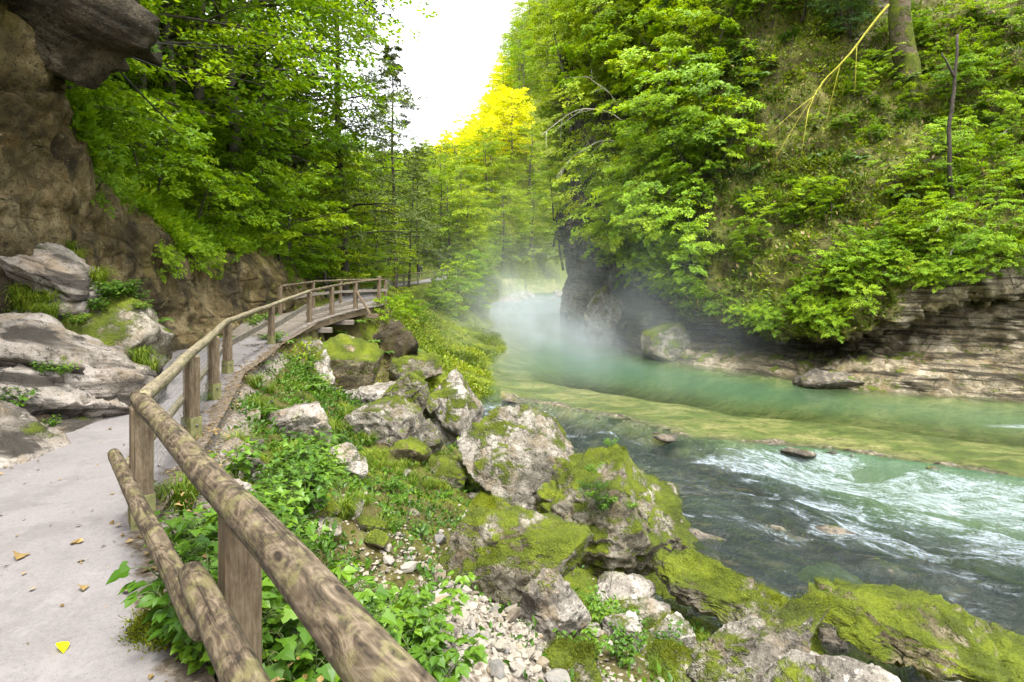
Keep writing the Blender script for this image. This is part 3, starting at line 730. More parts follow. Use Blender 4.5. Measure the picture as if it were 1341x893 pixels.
# the run of white water below the ledge, strongest in a tongue from its middle
tongue = np.exp(-((Vc - (9.6 + .10 * (U + 2)) ) / 1.5) ** 2) * sstep(-7.0, -4.5, U) * sstep(11, 2, U)
tongue2 = np.exp(-((Vc - 12.6) / 1.0) ** 2) * sstep(-4, -1.5, U) * sstep(9, 4, U)
brk = np.exp(-((e - .9) / 1.1) ** 2) * sstep(-.1, .25, b2 + .35)
foam_glint = rapid * (.95 * tongue + .6 * tongue2 + .85 * brk + .10 * sstep(3.5, 5.5, dS) + .50 * np.clip(b1 + .05, 0, 1) + .25 * np.clip(b2, 0, 1) + .06 * sstep(.0, .3, wv / .1))
foam_glint = foam_glint * (.20 + .80 * sstep(2.2, 5.5, dS)) + .30 * rapid * sstep(.0, .3, b2)  # last term adds pale streaks standing in for bluish sky glints
far = sstep(65.5, 67.5, WY) * sstep(82, 74, WY)
foam_glint = np.maximum(foam_glint, far * (.75 + .4 * b2)); rapid = np.maximum(rapid, far)
foam_glint = np.maximum(foam_glint, .75 * np.exp(-(((WX - 14.6) / 1.3) ** 2 + ((WY - 16.2) / .28) ** 2)))
dep = np.clip(WZ - lz, 0, 3) / 1.7
keep = (lz < WZ + .25)
F = grid_faces(len(wy), len(wx)); k = keep.ravel()[F].any(1) & ((WX.ravel()[F].mean(1) < 40))
F = F[k]; used = np.unique(F); mp = np.full(WX.size, -1); mp[used] = np.arange(len(used))
V = np.stack([WX, WY, WZ], -1).reshape(-1, 3)[used]
fl = np.stack([U, Vc + warp * .5, np.zeros_like(U)], -1).reshape(-1, 3)[used]
me = mk_mesh('river', V, mp[F], water_mat(), True, None, {'depth': np.clip(dep, 0, 1).ravel()[used], 'foam_glint': np.minimum(np.clip(foam_glint, 0, 1.3), .60 + .12 * b2).ravel()[used], 'rapid': rapid.ravel()[used], 'flow': fl})
tag(obj('river', me), 'clear green river breaking into white rapids', kind='structure')

# ------------------------------------------------------------------ boulders: every one with its own place in the photograph
M_BOULDER = rock_mat('grey_limestone', (.042, .036, .028), (.185, .165, .132), (.42, .39, .335), moss=.56, lich=.5, bumpd=.09)
M_BARE = rock_mat('pale_limestone', (.055, .048, .038), (.235, .212, .178), (.47, .44, .39), moss=.38, lich=.6, bumpd=.08)
M_MOSSY = rock_mat('mossy_limestone', (.036, .031, .022), (.15, .13, .095), (.36, .33, .27), moss=.76, lich=.4, bumpd=.06)
M_BROWN = rock_mat('brown_limestone', (.062, .053, .042), (.26, .228, .190), (.46, .42, .375), moss=.22, lich=.25, strata=.35, bumpd=.06)
M_WET = rock_mat('wet_rock', (.015, .015, .013), (.055, .048, .036), (.20, .17, .13), moss=.3, lich=.1, bumpd=.04)
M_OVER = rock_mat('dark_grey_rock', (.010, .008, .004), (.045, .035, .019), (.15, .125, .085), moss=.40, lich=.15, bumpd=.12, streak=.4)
TOPS = []   # (vertices, normals) of mossy rocks for moss cushions and seedlings
def boulder(label, box, mat, seed, Y=None, depth=1.0, sink=.40, rz=0.0, cat='boulder', name='boulder', sub=6, cuts=9, group=None, tilt=(0, 0), rough=.10, sharp=.78, lift=0.0, grow=1.1, flat=.86, taper=0.0):
    x0, y0, x1, y1 = box
    g = ground_px((x0 + x1) / 2, min(y1, 900))
    if Y is None: Y = g[1] + .2
    w = (x1 - x0) / FPX * Y * grow; h = (y1 - y0) / FPX * Y * (flat + sink)
    c = at((x0 + x1) / 2, (y0 + y1) / 2, Y); c[2] -= (y1 - y0) / FPX * Y * (sink / 2 + (1 - flat) * .25); c[2] += lift
    V, F = rock_VF(seed, (w, w * depth, h), sub, cuts, sharp, rough, taper=taper)
    me = mk_mesh(name, V, F, mat, True, None, {'veg': np.zeros(len(V))})
    o = obj(name, me, None, c); o.rotation_euler = (tilt[0], tilt[1], rz)
    tag(o, label, cat, group)
    R = np.array(o.rotation_euler.to_matrix()); VW = V @ R.T + c
    fn = norm(np.cross(VW[F[:, 1]] - VW[F[:, 0]], VW[F[:, 2]] - VW[F[:, 0]]))
    TOPS.append((VW[F].mean(1), fn, mat.name))
    return o

B = 'boulders on the river bank'
M_SHELF = rock_mat('mossy_shelf_rock', (.036, .030, .018), (.14, .115, .062), (.36, .32, .23), moss=.80, lich=.3, bumpd=.06)
boulder('tall grey boulder with a moss cap, highest of the bank rocks', (540, 470, 650, 585), M_BOULDER, 3, depth=.9, cuts=9, tilt=(.06, .08), group=B, taper=.5, sink=.5, grow=1.2)
boulder('broad pale boulder speckled with moss, beside the tall grey boulder', (618, 522, 778, 622), M_BOULDER, 9, depth=.8, cuts=7, tilt=(0, .16), group=B, Y=10.9, sink=.5, flat=.72, grow=1.2)
boulder('big rounded boulder covered in bright green moss at the water edge', (716, 566, 906, 694), M_MOSSY, 13, depth=.85, cuts=7, rough=.12, tilt=(0, .1), group=B, Y=10.0, sink=.5)
boulder('grey white block wedged below the broad speckled boulder', (656, 606, 736, 664), M_BOULDER, 17, depth=.9, cuts=10, group=B)
boulder('long low slab with moss on its top in front of the wedged block', (555, 664, 768, 752), M_MOSSY, 23, depth=.55, cuts=10, tilt=(.25, .0), group=B, sink=.5, Y=6.9)
boulder('small mossy hump between the slab and the grass', (606, 634, 672, 690), M_MOSSY, 29, depth=.9, group=B)
boulder('sharp white pointed rock standing in the scree', (660, 724, 780, 842), M_BARE, 31, depth=.75, cuts=9, sharp=.74, tilt=(.12, -.10), group=B, sink=.35, taper=.82)
boulder('flat topped mossy cube rock at the lower edge of the scree', (703, 836, 792, 905), M_MOSSY, 37, depth=.8, cuts=10, group=B)
boulder('long white and moss streaked rock pointing at the river', (885, 762, 1098, 890), M_BOULDER, 44, depth=.42, cuts=9, tilt=(.1, -.30), rz=.35, group=B, sink=.2, Y=4.9, flat=.55, grow=1.2)
boulder('white rock with dark spots at the bottom edge of the picture', (1000, 852, 1190, 940), M_BARE, 47, depth=.6, cuts=9, group=B, Y=4.4)
boulder('low rounded mossy shelf reaching into the rapids', (1080, 758, 1330, 850), M_SHELF, 53, depth=.62, cuts=6, rough=.14, group=B, sink=.25, Y=6.4, flat=.42, rz=-.45, tilt=(.12, .06))
boulder('wide mossy ledge sloping along the rapids', (880, 690, 1060, 790), M_MOSSY, 59, depth=.42, cuts=7, rough=.13, rz=-.75, group=B, sink=.25, Y=7.5, grow=1.3, flat=.32, tilt=(.12, .1), lift=-.12)
boulder('second mossy ledge just above the long streaked rock', (820, 715, 960, 790), M_MOSSY, 61, depth=.6, cuts=7, rough=.13, rz=-.6, group=B, sink=.3, flat=.4)
boulder('dark mossy stone below the big mossy boulder', (776, 670, 850, 726), M_MOSSY, 67, depth=.8, group=B, sink=.5)
boulder('yellow grey weathered block left of the tall boulder', (440, 508, 556, 590), M_BOULDER, 71, depth=.8, cuts=10, group=B, Y=11.6)
boulder('small cracked block at the foot of the tall boulder', (530, 540, 580, 590), M_BOULDER, 73, depth=.9, cuts=9, group=B)
boulder('low pale block among the ferns', (418, 578, 486, 618), M_BARE, 79, depth=.8, cuts=9, group=B)
boulder('smooth grey slab left of the yellow grey block', (352, 515, 432, 580), M_BROWN, 83, depth=.8, cuts=8, group=B, sink=.5)
boulder('flat grey stone beside the fence post', (268, 572, 345, 612), M_BROWN, 89, depth=.8, cuts=7, group=B, sink=.6)
boulder('cracked flat stone next to the near grass tuft', (268, 618, 332, 660), M_BROWN, 97, depth=.8, cuts=7, group=B, sink=.6)
boulder('mossy rock holding up the near end of the bridge', (378, 436, 446, 505), M_BOULDER, 101, depth=1.1, cuts=10, group=B, Y=15.6, sink=.8)
boulder('pale ledge behind the yellow grey block', (452, 496, 548, 524), M_BARE, 103, depth=.8, cuts=8, group=B, sink=.6, Y=14.0)
boulder('leaning mossy slab behind the tall boulder', (492, 486, 560, 532), M_MOSSY, 107, depth=.5, cuts=8, group=B, tilt=(0, -.5), Y=13.6)
boulder('mossy rock with a dry root beside the white pointed rock', (790, 790, 850, 850), M_BARE, 109, depth=.9, group=B, sink=.5)
boulder('white rock half under moss behind the long streaked rock', (850, 800, 915, 850), M_BARE, 113, depth=.8, group=B, sink=.5)
boulder('small mossy mound below the near grass', (850, 840, 920, 893), M_MOSSY, 127, depth=.9, group=B, sink=.4)
boulder('dark stone leaning at the corner of the long streaked rock', (1068, 820, 1108, 862), M_WET, 131, depth=.8, group=B)
boulder('mossy stone on the path edge under the lower rail', (150, 806, 254, 884), M_BOULDER, 137, depth=.9, cuts=9, group=B, sink=.4)
boulder('moss covered block behind the two pale slabs near the water', (760, 640, 800, 680), M_MOSSY, 139, depth=.8, group=B)

for k, (bx, m_) in enumerate((((545, 585, 625, 625), M_MOSSY), ((660, 672, 740, 715), M_MOSSY), ((745, 705, 830, 750), M_SHELF), ((490, 560, 560, 600), M_SHELF), ((630, 640, 690, 675), M_BOULDER), ((770, 740, 850, 790), M_BARE), ((845, 680, 925, 722), M_SHELF), ((905, 745, 1010, 795), M_SHELF), ((800, 775, 880, 815), M_BOULDER), ((960, 800, 1060, 850), M_SHELF), ((1040, 735, 1130, 775), M_SHELF), ((1180, 830, 1300, 893), M_BOULDER))):
    boulder('low stone bedded in moss between the larger bank boulders', bx, m_, 220 + k, depth=.9, cuts=8, flat=.6, sink=.5, group='low stones between the boulders', sub=5)
BL = 'rocks left of the path'
def wrock(label, c, dims, mat, seed, rz=0, tilt=(0, 0), cuts=10, group=BL, sharp=.74, rough=.09, cat='boulder', name='boulder', sub=5):
    V, F = rock_VF(seed, dims, sub, cuts, sharp, rough)
    me = mk_mesh(name, V, F, mat, True, None, {'veg': np.zeros(len(V))}); o = obj(name, me, None, c); o.rotation_euler = (*tilt, rz)
    tag(o, label, cat, group)
    R = np.array(o.rotation_euler.to_matrix()); VW = V @ R.T + np.array(c)
    fn = norm(np.cross(VW[F[:, 1]] - VW[F[:, 0]], VW[F[:, 2]] - VW[F[:, 0]])); TOPS.append((VW[F].mean(1), fn, mat.name))
    return o
wrock('great tilted slab with a smooth pinkish top edge left of the path', at(52, 462, 7.6), (2.9, 2.6, 1.15), M_BROWN, 151, rz=.1, tilt=(-.05, .36), cuts=9)
wrock('thin bedded crumbling rock under the great tilted slab', at(50, 528, 6.75), (2.3, 1.6, .72), M_BROWN, 157, rz=.1, tilt=(-.1, .16), cuts=9, rough=.14)
wrock('pale pointed rock above the great tilted slab', at(40, 362, 8.6), (2.6, 2.0, 1.0), M_BROWN, 163, tilt=(0, .42), cuts=10)
wrock('upright pale stone at the end of the great tilted slab', at(112, 428, 8.6), (.95, 1.2, .9), M_BROWN, 167, tilt=(0, .5), cuts=9)
wrock('wedge of rock lying on the path at the left edge', at(14, 585, 5.6), (1.5, 1.2, .62), M_BROWN, 173, tilt=(0, .26), cuts=9)
wrock('low rounded rock between the wedge and the crumbling rock', at(92, 560, 6.6), (1.1, .9, .35), M_BROWN, 179, tilt=(0, .1), cuts=8)
wrock('knob of pale rock where the slab meets the path', at(158, 500, 8.4), (.7, .8, .6), M_BROWN, 181, cuts=8)
wrock('shaded block carrying the left slabs from below', (-5.75, 7.35, .25), (2.1, 2.2, 1.5), M_BROWN, 185, cuts=9)
wrock('pale block wedged under the pale pointed rock', (-6.6, 8.3, 1.1), (1.6, 1.6, 1.5), M_BROWN, 186, cuts=9)
wrock('green earthy mound overgrown with herbs between the left rocks and the rock face', (-6.15, 8.75, .45), (1.5, 2.2, 1.9), M_MOSSY, 187, tilt=(.1, .45), cuts=7, cat='mound', name='earth_mound'); MOUND = TOPS.pop()
# dark overhang
V, F = rock_VF(191, (6.4, 9.4, 9.5), 6, 99, 1.35, .34, 1.5, .07, .40)
me = mk_mesh('rock_overhang', V, F, M_OVER, True, None, {'veg': np.zeros(len(V))})
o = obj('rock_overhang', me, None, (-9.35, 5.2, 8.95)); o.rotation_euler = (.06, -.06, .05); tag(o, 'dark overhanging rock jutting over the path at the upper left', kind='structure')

wrock('brown mossy rock face dropping from the near bridge end into the gully', (-4.9, 16.9, -.95), (2.4, 1.3, 1.9), M_SHELF, 203, rz=.2, group='rocks under the bridge', cuts=9)
wrock('grey block lying in the gully in front of the footbridge', (-3.3, 16.2, -1.7), (1.3, 1.0, .8), M_BOULDER, 205, rz=.6, group='rocks under the bridge', cuts=9)
wrock('mossy stone lying in the gully behind the leaning slab', (-2.3, 16.6, -1.9), (1.2, .9, .7), M_MOSSY, 207, rz=1.1, group='rocks under the bridge', cuts=9)
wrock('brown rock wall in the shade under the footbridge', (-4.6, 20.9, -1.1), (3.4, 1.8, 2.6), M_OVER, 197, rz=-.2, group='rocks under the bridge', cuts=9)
wrock('mossy block on the far side of the gully below the footbridge', (-3.3, 20.6, -1.5), (2.2, 1.6, 1.5), M_MOSSY, 199, rz=.3, group='rocks under the bridge', cuts=8)
wrock('stone block carrying the far end of the footbridge', (-5.1, 22.3, -.3), (1.5, 1.2, 1.5), M_BOULDER, 201, rz=.1, group='rocks under the bridge', cuts=9)
# rocks in the stream at the ledge and at the far cascade
BR = 'wet stones along the lip of the rapids'
r = np.random.default_rng(5)
for k in range(38):
    t = r.uniform(1.1, 5.3); i = int(t); f = t - i
    q = EDGE[i] * (1 - f) + EDGE[i + 1] * f; s = float(np.clip(r.lognormal(-1.9, .5), .06, .34))
    V, F = rock_VF(300 + k, (s * r.uniform(1.6, 3.2), s * 1.3, s * .55), 3, 7, .75, .12)
    o = obj('wet_stone', mk_mesh('wet_stone', V, F, M_WET, True, None, {'veg': np.zeros(len(V))}), None, (q[0] + r.normal() * .15, q[1] + .05 + r.normal() * .16, -2.53 - s * .1))
    o.rotation_euler.z = r.uniform(-.6, 0); tag(o, 'flat dark stone breaking the surface along the lip of the rapids', 'stone', BR)
for k in range(6):
    x, y = r.uniform(3.2, 6.5), r.uniform(9.0, 13.2); s = r.uniform(.25, .6)
    w_ = float(wlevel(np.array(x), np.array(y))[0])
    V, F = rock_VF(330 + k, (s * 2.2, s * 1.4, s * .7), 3, 7, .75, .12)
    o = obj('wet_stone', mk_mesh('wet_stone', V, F, M_WET, True, None, {'veg': np.zeros(len(V))}), None, (x, y, w_ - s * .30)); o.rotation_euler.z = r.uniform(-.9, 0)
    tag(o, 'dark stone washed over by the rapids below the mossy boulder', 'stone', 'washed stones in the rapids')
BF = 'pale boulders of the far cascade'
for k in range(22):
    a = r.uniform(0, 1); x = -3.5 + 10.5 * r.uniform(); y = 69 + 9 * a; s = r.uniform(.8, 2.2)
    z0 = -2.5 + 1.3 * a + .3 * a * abs(x - 2) / 4
    V, F = rock_VF(360 + k, (s * 2, s * 1.6, s * 1.3), 4, 9, .75, .1)
    o = obj('boulder', mk_mesh('boulder', V, F, M_BARE, True, None, {'veg': np.zeros(len(V))}), None, (x, y, z0)); o.rotation_euler.z = r.uniform(0, 6)
    tag(o, 'pale boulder in the mist where the river drops over the far cascade', 'boulder', BF)
V, F = rock_VF(391, (3.6, 3.2, 5.2), 5, 9, .76, .11)
o = obj('boulder', mk_mesh('boulder', V, F, M_BOULDER, True, None, {'veg': np.zeros(len(V))}), None, at(790, 418, 37.5)); tag(o, 'pinkish grey rock buttress standing in the pool under the dark cliff', 'boulder', 'rocks at the foot of the right cliff')
V, F = rock_VF(393, (2.9, 1.8, .95), 5, 8, .76, .1)
o = obj('boulder', mk_mesh('boulder', V, F, M_WET, True, None, {'veg': np.zeros(len(V))}), None, at(1090, 500, 22.4)); tag(o, 'smooth dark boulder at the water line under the overhang', 'boulder', 'rocks at the foot of the right cliff')
V, F = rock_VF(395, (2.6, 2.0, 2.6), 5, 8, .76, .1)
o = obj('boulder', mk_mesh('boulder', V, F, M_MOSSY, True, None, {'veg': np.zeros(len(V))}), None, at(872, 452, 30.2)); tag(o, 'mossy rock knob beside the dark recess across the pool', 'boulder', 'rocks at the foot of the right cliff')

# ------------------------------------------------------------------ scree of pale stones
def stone_mat():
    m, nt = new_mat('scree_stone'); N = NT(nt); p = N.pos(); rnd = N.n('ShaderNodeObjectInfo').outputs['Random']
    a = N.noise(p, 3, 5, .65); b = N.noise(p, 14, 4, .7)
    base = N.ramp(rnd, [(0, (0.133, 0.129, 0.121)), (.2, (0.234, 0.209, 0.162)), (.38, (0.176, 0.163, 0.144)), (.52, (0.281, 0.255, 0.209)), (.66, (0.101, 0.099, 0.095)), (.82, (0.211, 0.179, 0.119)), (.92, (0.109, 0.087, 0.058)), (1, (0.195, 0.152, 0.086))])
    col = N.mix(N.math('MULTIPLY', N.sm(a, .40, .66), .5), base, (.24, .21, .17))
    col = N.mix(N.math('MULTIPLY', N.sm(b, .58, .66), .5), col, (.10, .085, .06))
    N.out(N.bsdf(col, .85, N.bump(N.math('ADD', a, b), .5, .02), .25)); return m
M_STONE = stone_mat()
ms = []
for k in range(9):
    V, F = rock_VF(400 + k, (1, r.uniform(.6, .9), r.uniform(.35, .6)), 3, 10, .66, .05, 1.3, .02)
    ms.append(mk_mesh('stone', V, F, M_STONE, False))
def scree_pt():
    while True:
        a = r.uniform(0, 1)
        cx_, cy_ = np.array([(640, 778), (690, 860), (575, 775), (630, 715), (540, 730), (810, 800)])[r.choice(6, p=[.30, .26, .18, .09, .09, .08])] + r.normal(size=2) * np.array([52, 34])
        if 470 < cx_ < 880 and 640 < cy_ < 905: return cx_, cy_
for k in range(290):
    px, py = scree_pt(); g = ground_px(px, py)
    s = float(np.clip(r.lognormal(-2.45, .55), .03, .26))
    o = obj('stone', ms[r.integers(9)], None, (g[0], g[1], g[2] + s * .16 + r.uniform(0, .03))); o.scale = (s, s, s)
    o.rotation_euler = (r.normal() * .35, r.normal() * .35, r.uniform(0, 6.3)); tag(o, 'pale broken limestone stone lying in the scree on the bank', 'stone', 'scree stones on the bank')
g_ = Geo()
for k in range(30):
    px, py = r.uniform(300, 640), r.uniform(520, 720); g = ground_px(px, py); s = r.uniform(.12, .38)
    V, F = rock_VF(460 + k, (s * r.uniform(1, 1.5), s, s * r.uniform(.6, .9)), 4, 10, .72, .09)
    o = obj('stone', mk_mesh('stone', V, F, (M_BOULDER, M_BARE, M_MOSSY)[k % 3], True, None, {'veg': np.zeros(len(V))}), None, g + np.array([0, 0, s * .12])); o.rotation_euler = (r.normal() * .3, r.normal() * .3, r.uniform(0, 6))
    tag(o, 'weathered stone half hidden among herbs and moss on the bank', 'stone', 'stones among the herbs')
# gravel heights come from one grid of the land
V0, F0 = rock_VF(440, (1, .8, .55), 1, 5, .7, .05)
xy = np.stack([r.normal(-.2, .95, 3600), r.normal(5.1, 1.25, 3600)], -1); zz = land(xy[:, 0], xy[:, 1])
for (x, y), z in zip(xy, zz):
    s = float(np.clip(r.lognormal(-3.35, .45), .014, .07)); a = r.uniform(0, 6.3); R = np.array([[math.cos(a), -math.sin(a), 0], [math.sin(a), math.cos(a), 0], [0, 0, 1]])
    g_.add((V0 * s) @ R.T + np.array([x, y, z + s * .2]), F0, r.uniform())
tag(obj('gravel', g_.mesh('gravel', M_STONE, False)), 'fine pale gravel between the scree stones', kind='stuff')
# ------------------------------------------------------------------ wooden fence along the path
W_RAIL = wood_mat('weathered_rail', (.015, .011, .007), (.072, .053, .033), (.180, .142, .098), ring=1.0, lichen=.35)
W_PALE = wood_mat('pale_birch_rail', (.06, .048, .030), (.165, .138, .090), (.28, .245, .175), ring=.7, lichen=.5)
W_POST = wood_mat('brown_post', (.075, .052, .030), (.165, .125, .080), (.27, .22, .155), ring=.35, knots=False)
W_PLANK = wood_mat('grey_plank', (.10, .086, .068), (.21, .182, .15), (.33, .295, .255), ring=.3, knots=False)
M_SHOE = plain_mat('lichen_metal', (.115, .12, .045), (.21, .20, .085), 14, .75, .004)
M_WIRE = plain_mat('grey_wire', (.30, .30, .30), (.42, .42, .42), 20, .45, .0, .5, .6)
M_BOLT = plain_mat('dull_bolt', (.10, .09, .08), (.2, .19, .18), 30, .5, .001, .5, .7)
rf = np.random.default_rng(77)

def pole_pts(pts, wob=.010, n=34):
    pts = np.asarray(pts, float); L = np.concatenate([[0], np.cumsum(np.linalg.norm(np.diff(pts, axis=0), axis=1))])
    t = np.linspace(0, L[-1], n); P = np.stack([np.interp(t, L, pts[:, i]) for i in range(3)], -1)
    o = rf.uniform(0, 50)
    return P + np.stack([fbm(p3(t * 1.1 + o, 0 * t), 2, 5), 0 * t, fbm(p3(t * 1.1 + o + 20, 0 * t), 2, 6)], -1) * wob
def pole(name, pts, r0, r1, mat, parent, n=34, seg=18, wob=.010):
    P = pole_pts(pts, wob, n); R = np.linspace(r0, r1, n) * (1 + .05 * fbm(p3(np.arange(n) * .35 + rf.uniform(0, 40), np.zeros(n)), 2, 8))
    R[0] *= .86; R[-1] *= .86
    g = Geo(); add_tube(g, P, R, seg, True, .5, rf.uniform(0, 30))
    return obj(name, g.mesh(name, mat), parent)
def post(base, top, mat, parent, w=.135, d=.135, shoe=True, face=(1, 0, 0)):
    base = np.asarray(base, float); top = np.asarray(top, float)
    g = Geo(); add_beam(g, base - np.array([0, 0, .15]), top, w, d, face, .016, rf.uniform(0, 20))
    o = obj('post', g.mesh('post', mat, False), parent)
    if shoe:
        g = Geo(); h = .26 + rf.uniform(-.03, .03)
        f = norm(np.array(face, float)); sd = np.cross(f, [0, 0, 1])
        for s in (1, -1):
            c = base + f * 0 + sd * s * (w / 2 + .004)
            add_beam(g, c - [0, 0, .04], c + [0, 0, h], .007, d + .012, face, .001)
        c = base + f * (d / 2 + .0045); add_beam(g, c - [0, 0, .04], c + [0, 0, h - .01], w + .012, .008, face, .001)
        s_ = obj('post_shoe', g.mesh('post_shoe', M_SHOE, False), o)
        g = Geo(); c2 = base + [0, 0, .16]; add_tube(g, [c2 + sd * (w / 2 + .004), c2 + sd * (w / 2 + .022)], [.016, .014], 8); add_tube(g, [c2 + f * (d / 2 + .006), c2 + f * (d / 2 + .022)], [.016, .014], 8)
        obj('bolt', g.mesh('bolt', M_BOLT), s_)
    return o
def FXY(k): return FENCE[k]
RH = .92
near_dir = norm(np.array([-.19 + 2.54, 1.1 - 3.9])); side_in = np.array([-near_dir[1], near_dir[0]])   # points across
inw = np.array([-.766, -.64])                                                                         # towards the path

fence = empty('wooden_fence', (-2.54, 3.9, 0)); tag(fence, 'weathered round rail fence on square posts running along the pale path', 'fence')
mi = Matrix.Translation((2.54, -3.9, 0))
def under(parent_loc): return np.array(parent_loc, float)
O = np.array([-2.54, 3.9, 0.0])
def L3(xy, z): return np.array([xy[0], xy[1], z]) - O
# near span
c_end = FENCE[3] - near_dir * .18
pole('top_rail', [L3(FENCE[1] + near_dir * -.2, RH - .055), L3(FENCE[2], RH - .055), L3(c_end, RH - .06)], .068, .056, W_RAIL, fence, 60, 22, .012)
near_post = FENCE[2] * .62 + FENCE[3] * .38 - inw * .045
post(L3(near_post, -.12), L3(near_post, RH - .105), W_POST, fence, .14, .13, True, (*-inw, 0))
first_post = FENCE[2] * 0 + FENCE[1] * 1.0
post(L3(first_post, -.1), L3(first_post, RH - .075), W_POST, fence, .14, .13, True, (*-inw, 0))
post(L3(FENCE[3], -.02), L3(FENCE[3], RH - .085), W_POST, fence, .14, .13, True, (*-inw, 0))
lo = inw * .15
pole('lower_rail', [L3(FENCE[3] + lo - near_dir * .14, .50), L3(near_post + lo * 1.05 + near_dir * .12, .47)], .040, .045, W_RAIL, fence, 34, 16, .012)
pole('lower_rail', [L3(near_post + lo * .95 - near_dir * .13, .56), L3(first_post + lo, .50)], .052, .052, W_RAIL, fence, 34, 16, .012)
# second span, paler rail, up to the bridge
pp = [FENCE[4] + [0.02, 0], FENCE[5], FENCE[6], np.array([-5.88, 13.9])]
zt = [RH - .0, RH, RH + .0, RH + .1]
pole('top_rail', [L3(FENCE[3] + [.02, -.03], RH - .05), L3(pp[0], RH), L3(pp[1], RH + .01)], .050, .052, W_PALE, fence, 40, 16, .014)
pole('top_rail', [L3(pp[1], RH + .01), L3(pp[2], RH + .02), L3(pp[3], RH + .13)], .050, .052, W_PALE, fence, 40, 16, .012)
for q in pp[:3]: post(L3(q, zpath(q[1]) + .0), L3(q, RH + zpath(q[1]) - .03), W_POST, fence, .13, .125, True, (.9, -.3, 0))
q = pp[3]; post(L3(q, .08), L3(q, RH + .1 - .0), W_POST, fence, .13, .125, True, (.95, -.1, 0))
so = np.array([-.09, -.02])
pole('lower_rail', [L3(FENCE[3] + [-.09, -.02], .42), L3(pp[0] + so, .44), L3(pp[1] + so, .43)], .036, .036, W_PALE, fence, 30, 10, .01)
g = Geo(); add_beam(g, L3(pp[1] + so, .40), L3(pp[2] + so, .42), .04, .11, (0, 0, 1)); add_beam(g, L3(pp[2] + so * .9, .47), L3(pp[3] + so, .62), .04, .12, (0, 0, 1)); obj('plank_rail', g.mesh('plank_rail', W_PLANK, False), fence)
for a, b in ((FENCE[3], pp[0]), (pp[0], pp[1])):
    g = Geo(); n = int(np.linalg.norm(b - a) / .06)
    A = L3(a + [-.06, -.01], .05); Bp = L3(b + [-.06, -.01], .05)
    for k in range(1, n):
        p0 = A + (Bp - A) * k / n; add_tube(g, [p0, p0 + [0, 0, .80]], .0016, 3, False)
    for k in range(14):
        add_tube(g, [A + [0, 0, .06 * k], Bp + [0, 0, .06 * k]], .0016, 3, False)
    obj('wire_mesh', g.mesh('wire_mesh', M_WIRE), fence)

# ------------------------------------------------------------------ footbridge
BO = np.array([-5.9, 17.0, 0.0])
bridge = empty('footbridge', BO); tag(bridge, 'small wooden footbridge with grey planks crossing a gully beside the rock wall', 'bridge')
b0, b1 = np.array([-5.98, 14.6]), np.array([-5.0, 21.5])
rp = [np.array([-5.98, 14.6]), np.array([-6.05, 17.0]), np.array([-5.86, 18.5]), np.array([-5.5, 20.0]), np.array([-5.02, 21.5])]
dz = lambda y: float(interp(y, [14.4, 15.4, 17, 20, 21.5, 23], [.13, .24, .38, .63, .70, .72]))
def LB(xy, z): return np.array([xy[0], xy[1], z]) - BO
cl = [np.array([-7.05, 14.4]), np.array([-7.05, 17]), np.array([-6.7, 19.6]), np.array([-6.2, 22.2])]
def edge_pt(y, off):
    xr = float(interp(y, [p[1] for p in rp], [p[0] for p in rp])) + .12; return np.array([xr - off, y])
g = Geo(); y = 14.75; k = 0
while y < 22.3:
    wd = .165; yy = y + wd / 2; z = dz(yy) + rf.normal() * .003
    a = edge_pt(min(yy, 22.0) , -.03 + rf.normal() * .015); b = edge_pt(yy, 1.95); b = b + np.array([0, .18])
    add_beam(g, LB(a, z), LB(b, z), wd - .012, .045, (0, 0, 1), .006, rf.uniform(0, 40)); y += wd
obj('deck_plank', g.mesh('deck_plank', W_PLANK, False), bridge).name = 'deck'
for off in (.12, 1.0, 1.8):
    g = Geo()
    for ya, yb in ((14.9, 17.0), (17.0, 19.2), (19.2, 22.0)):
        add_beam(g, LB(edge_pt(ya, off), dz(ya) - .135), LB(edge_pt(yb, off), dz(yb) - .135), .16, .20, (0, 0, 1), .01, rf.uniform(0, 20))
    obj('beam', g.mesh('beam', W_POST, False), bridge)
for yc in (17.6, 19.1, 20.7):
    g = Geo(); add_beam(g, LB(edge_pt(yc, -.28), dz(yc) - .32), LB(edge_pt(yc, 1.9), dz(yc) - .32), .16, .16, (0, 0, 1), .01); obj('cross_beam', g.mesh('cross_beam', W_PLANK if yc < 20 else W_POST, False), bridge)
for p_ in rp[1:]:
    top = dz(p_[1]) + (1.10 if p_[1] > 21 else .93)
    post(LB(p_, dz(p_[1]) - .12), LB(p_, top), W_POST, bridge, .13, .125, False, (.95, -.2, 0))
top = [LB(p_, dz(p_[1]) + .95 + (.02 if p_[1] > 21 else 0)) for p_ in rp[1:]]
pole('top_rail', [np.array([-5.88, 13.9, RH + .13]) - BO, top[0]], .050, .048, W_PALE, bridge, 30, 12)
pole('top_rail', top, .048, .044, W_RAIL, bridge, 40, 12)
g = Geo()
for i in range(1, 4):
    add_beam(g, LB(rp[i] + [-.08, 0], dz(rp[i][1]) + .25), LB(rp[i + 1] + [-.08, 0], dz(rp[i + 1][1]) + .25), .04, .13, (0, 0, 1), .006, i * 3.)
obj('plank_rail', g.mesh('plank_rail', W_PLANK, False), bridge)
g = Geo(); add_beam(g, LB([-5.96, 14.2], .50), LB(rp[1] + [-.08, 0], dz(17) + .50), .04, .14, (0, 0, 1)); obj('plank_rail', g.mesh('plank_rail', W_PLANK, False), bridge)
g = Geo(); add_beam(g, LB(rp[3] + [.05, -.03], dz(20) + .62), LB(rp[3] + [.55, -.1], dz(20) - .18), .07, .09, (0, 1, 0)); obj('brace', g.mesh('brace', W_POST, False), bridge)
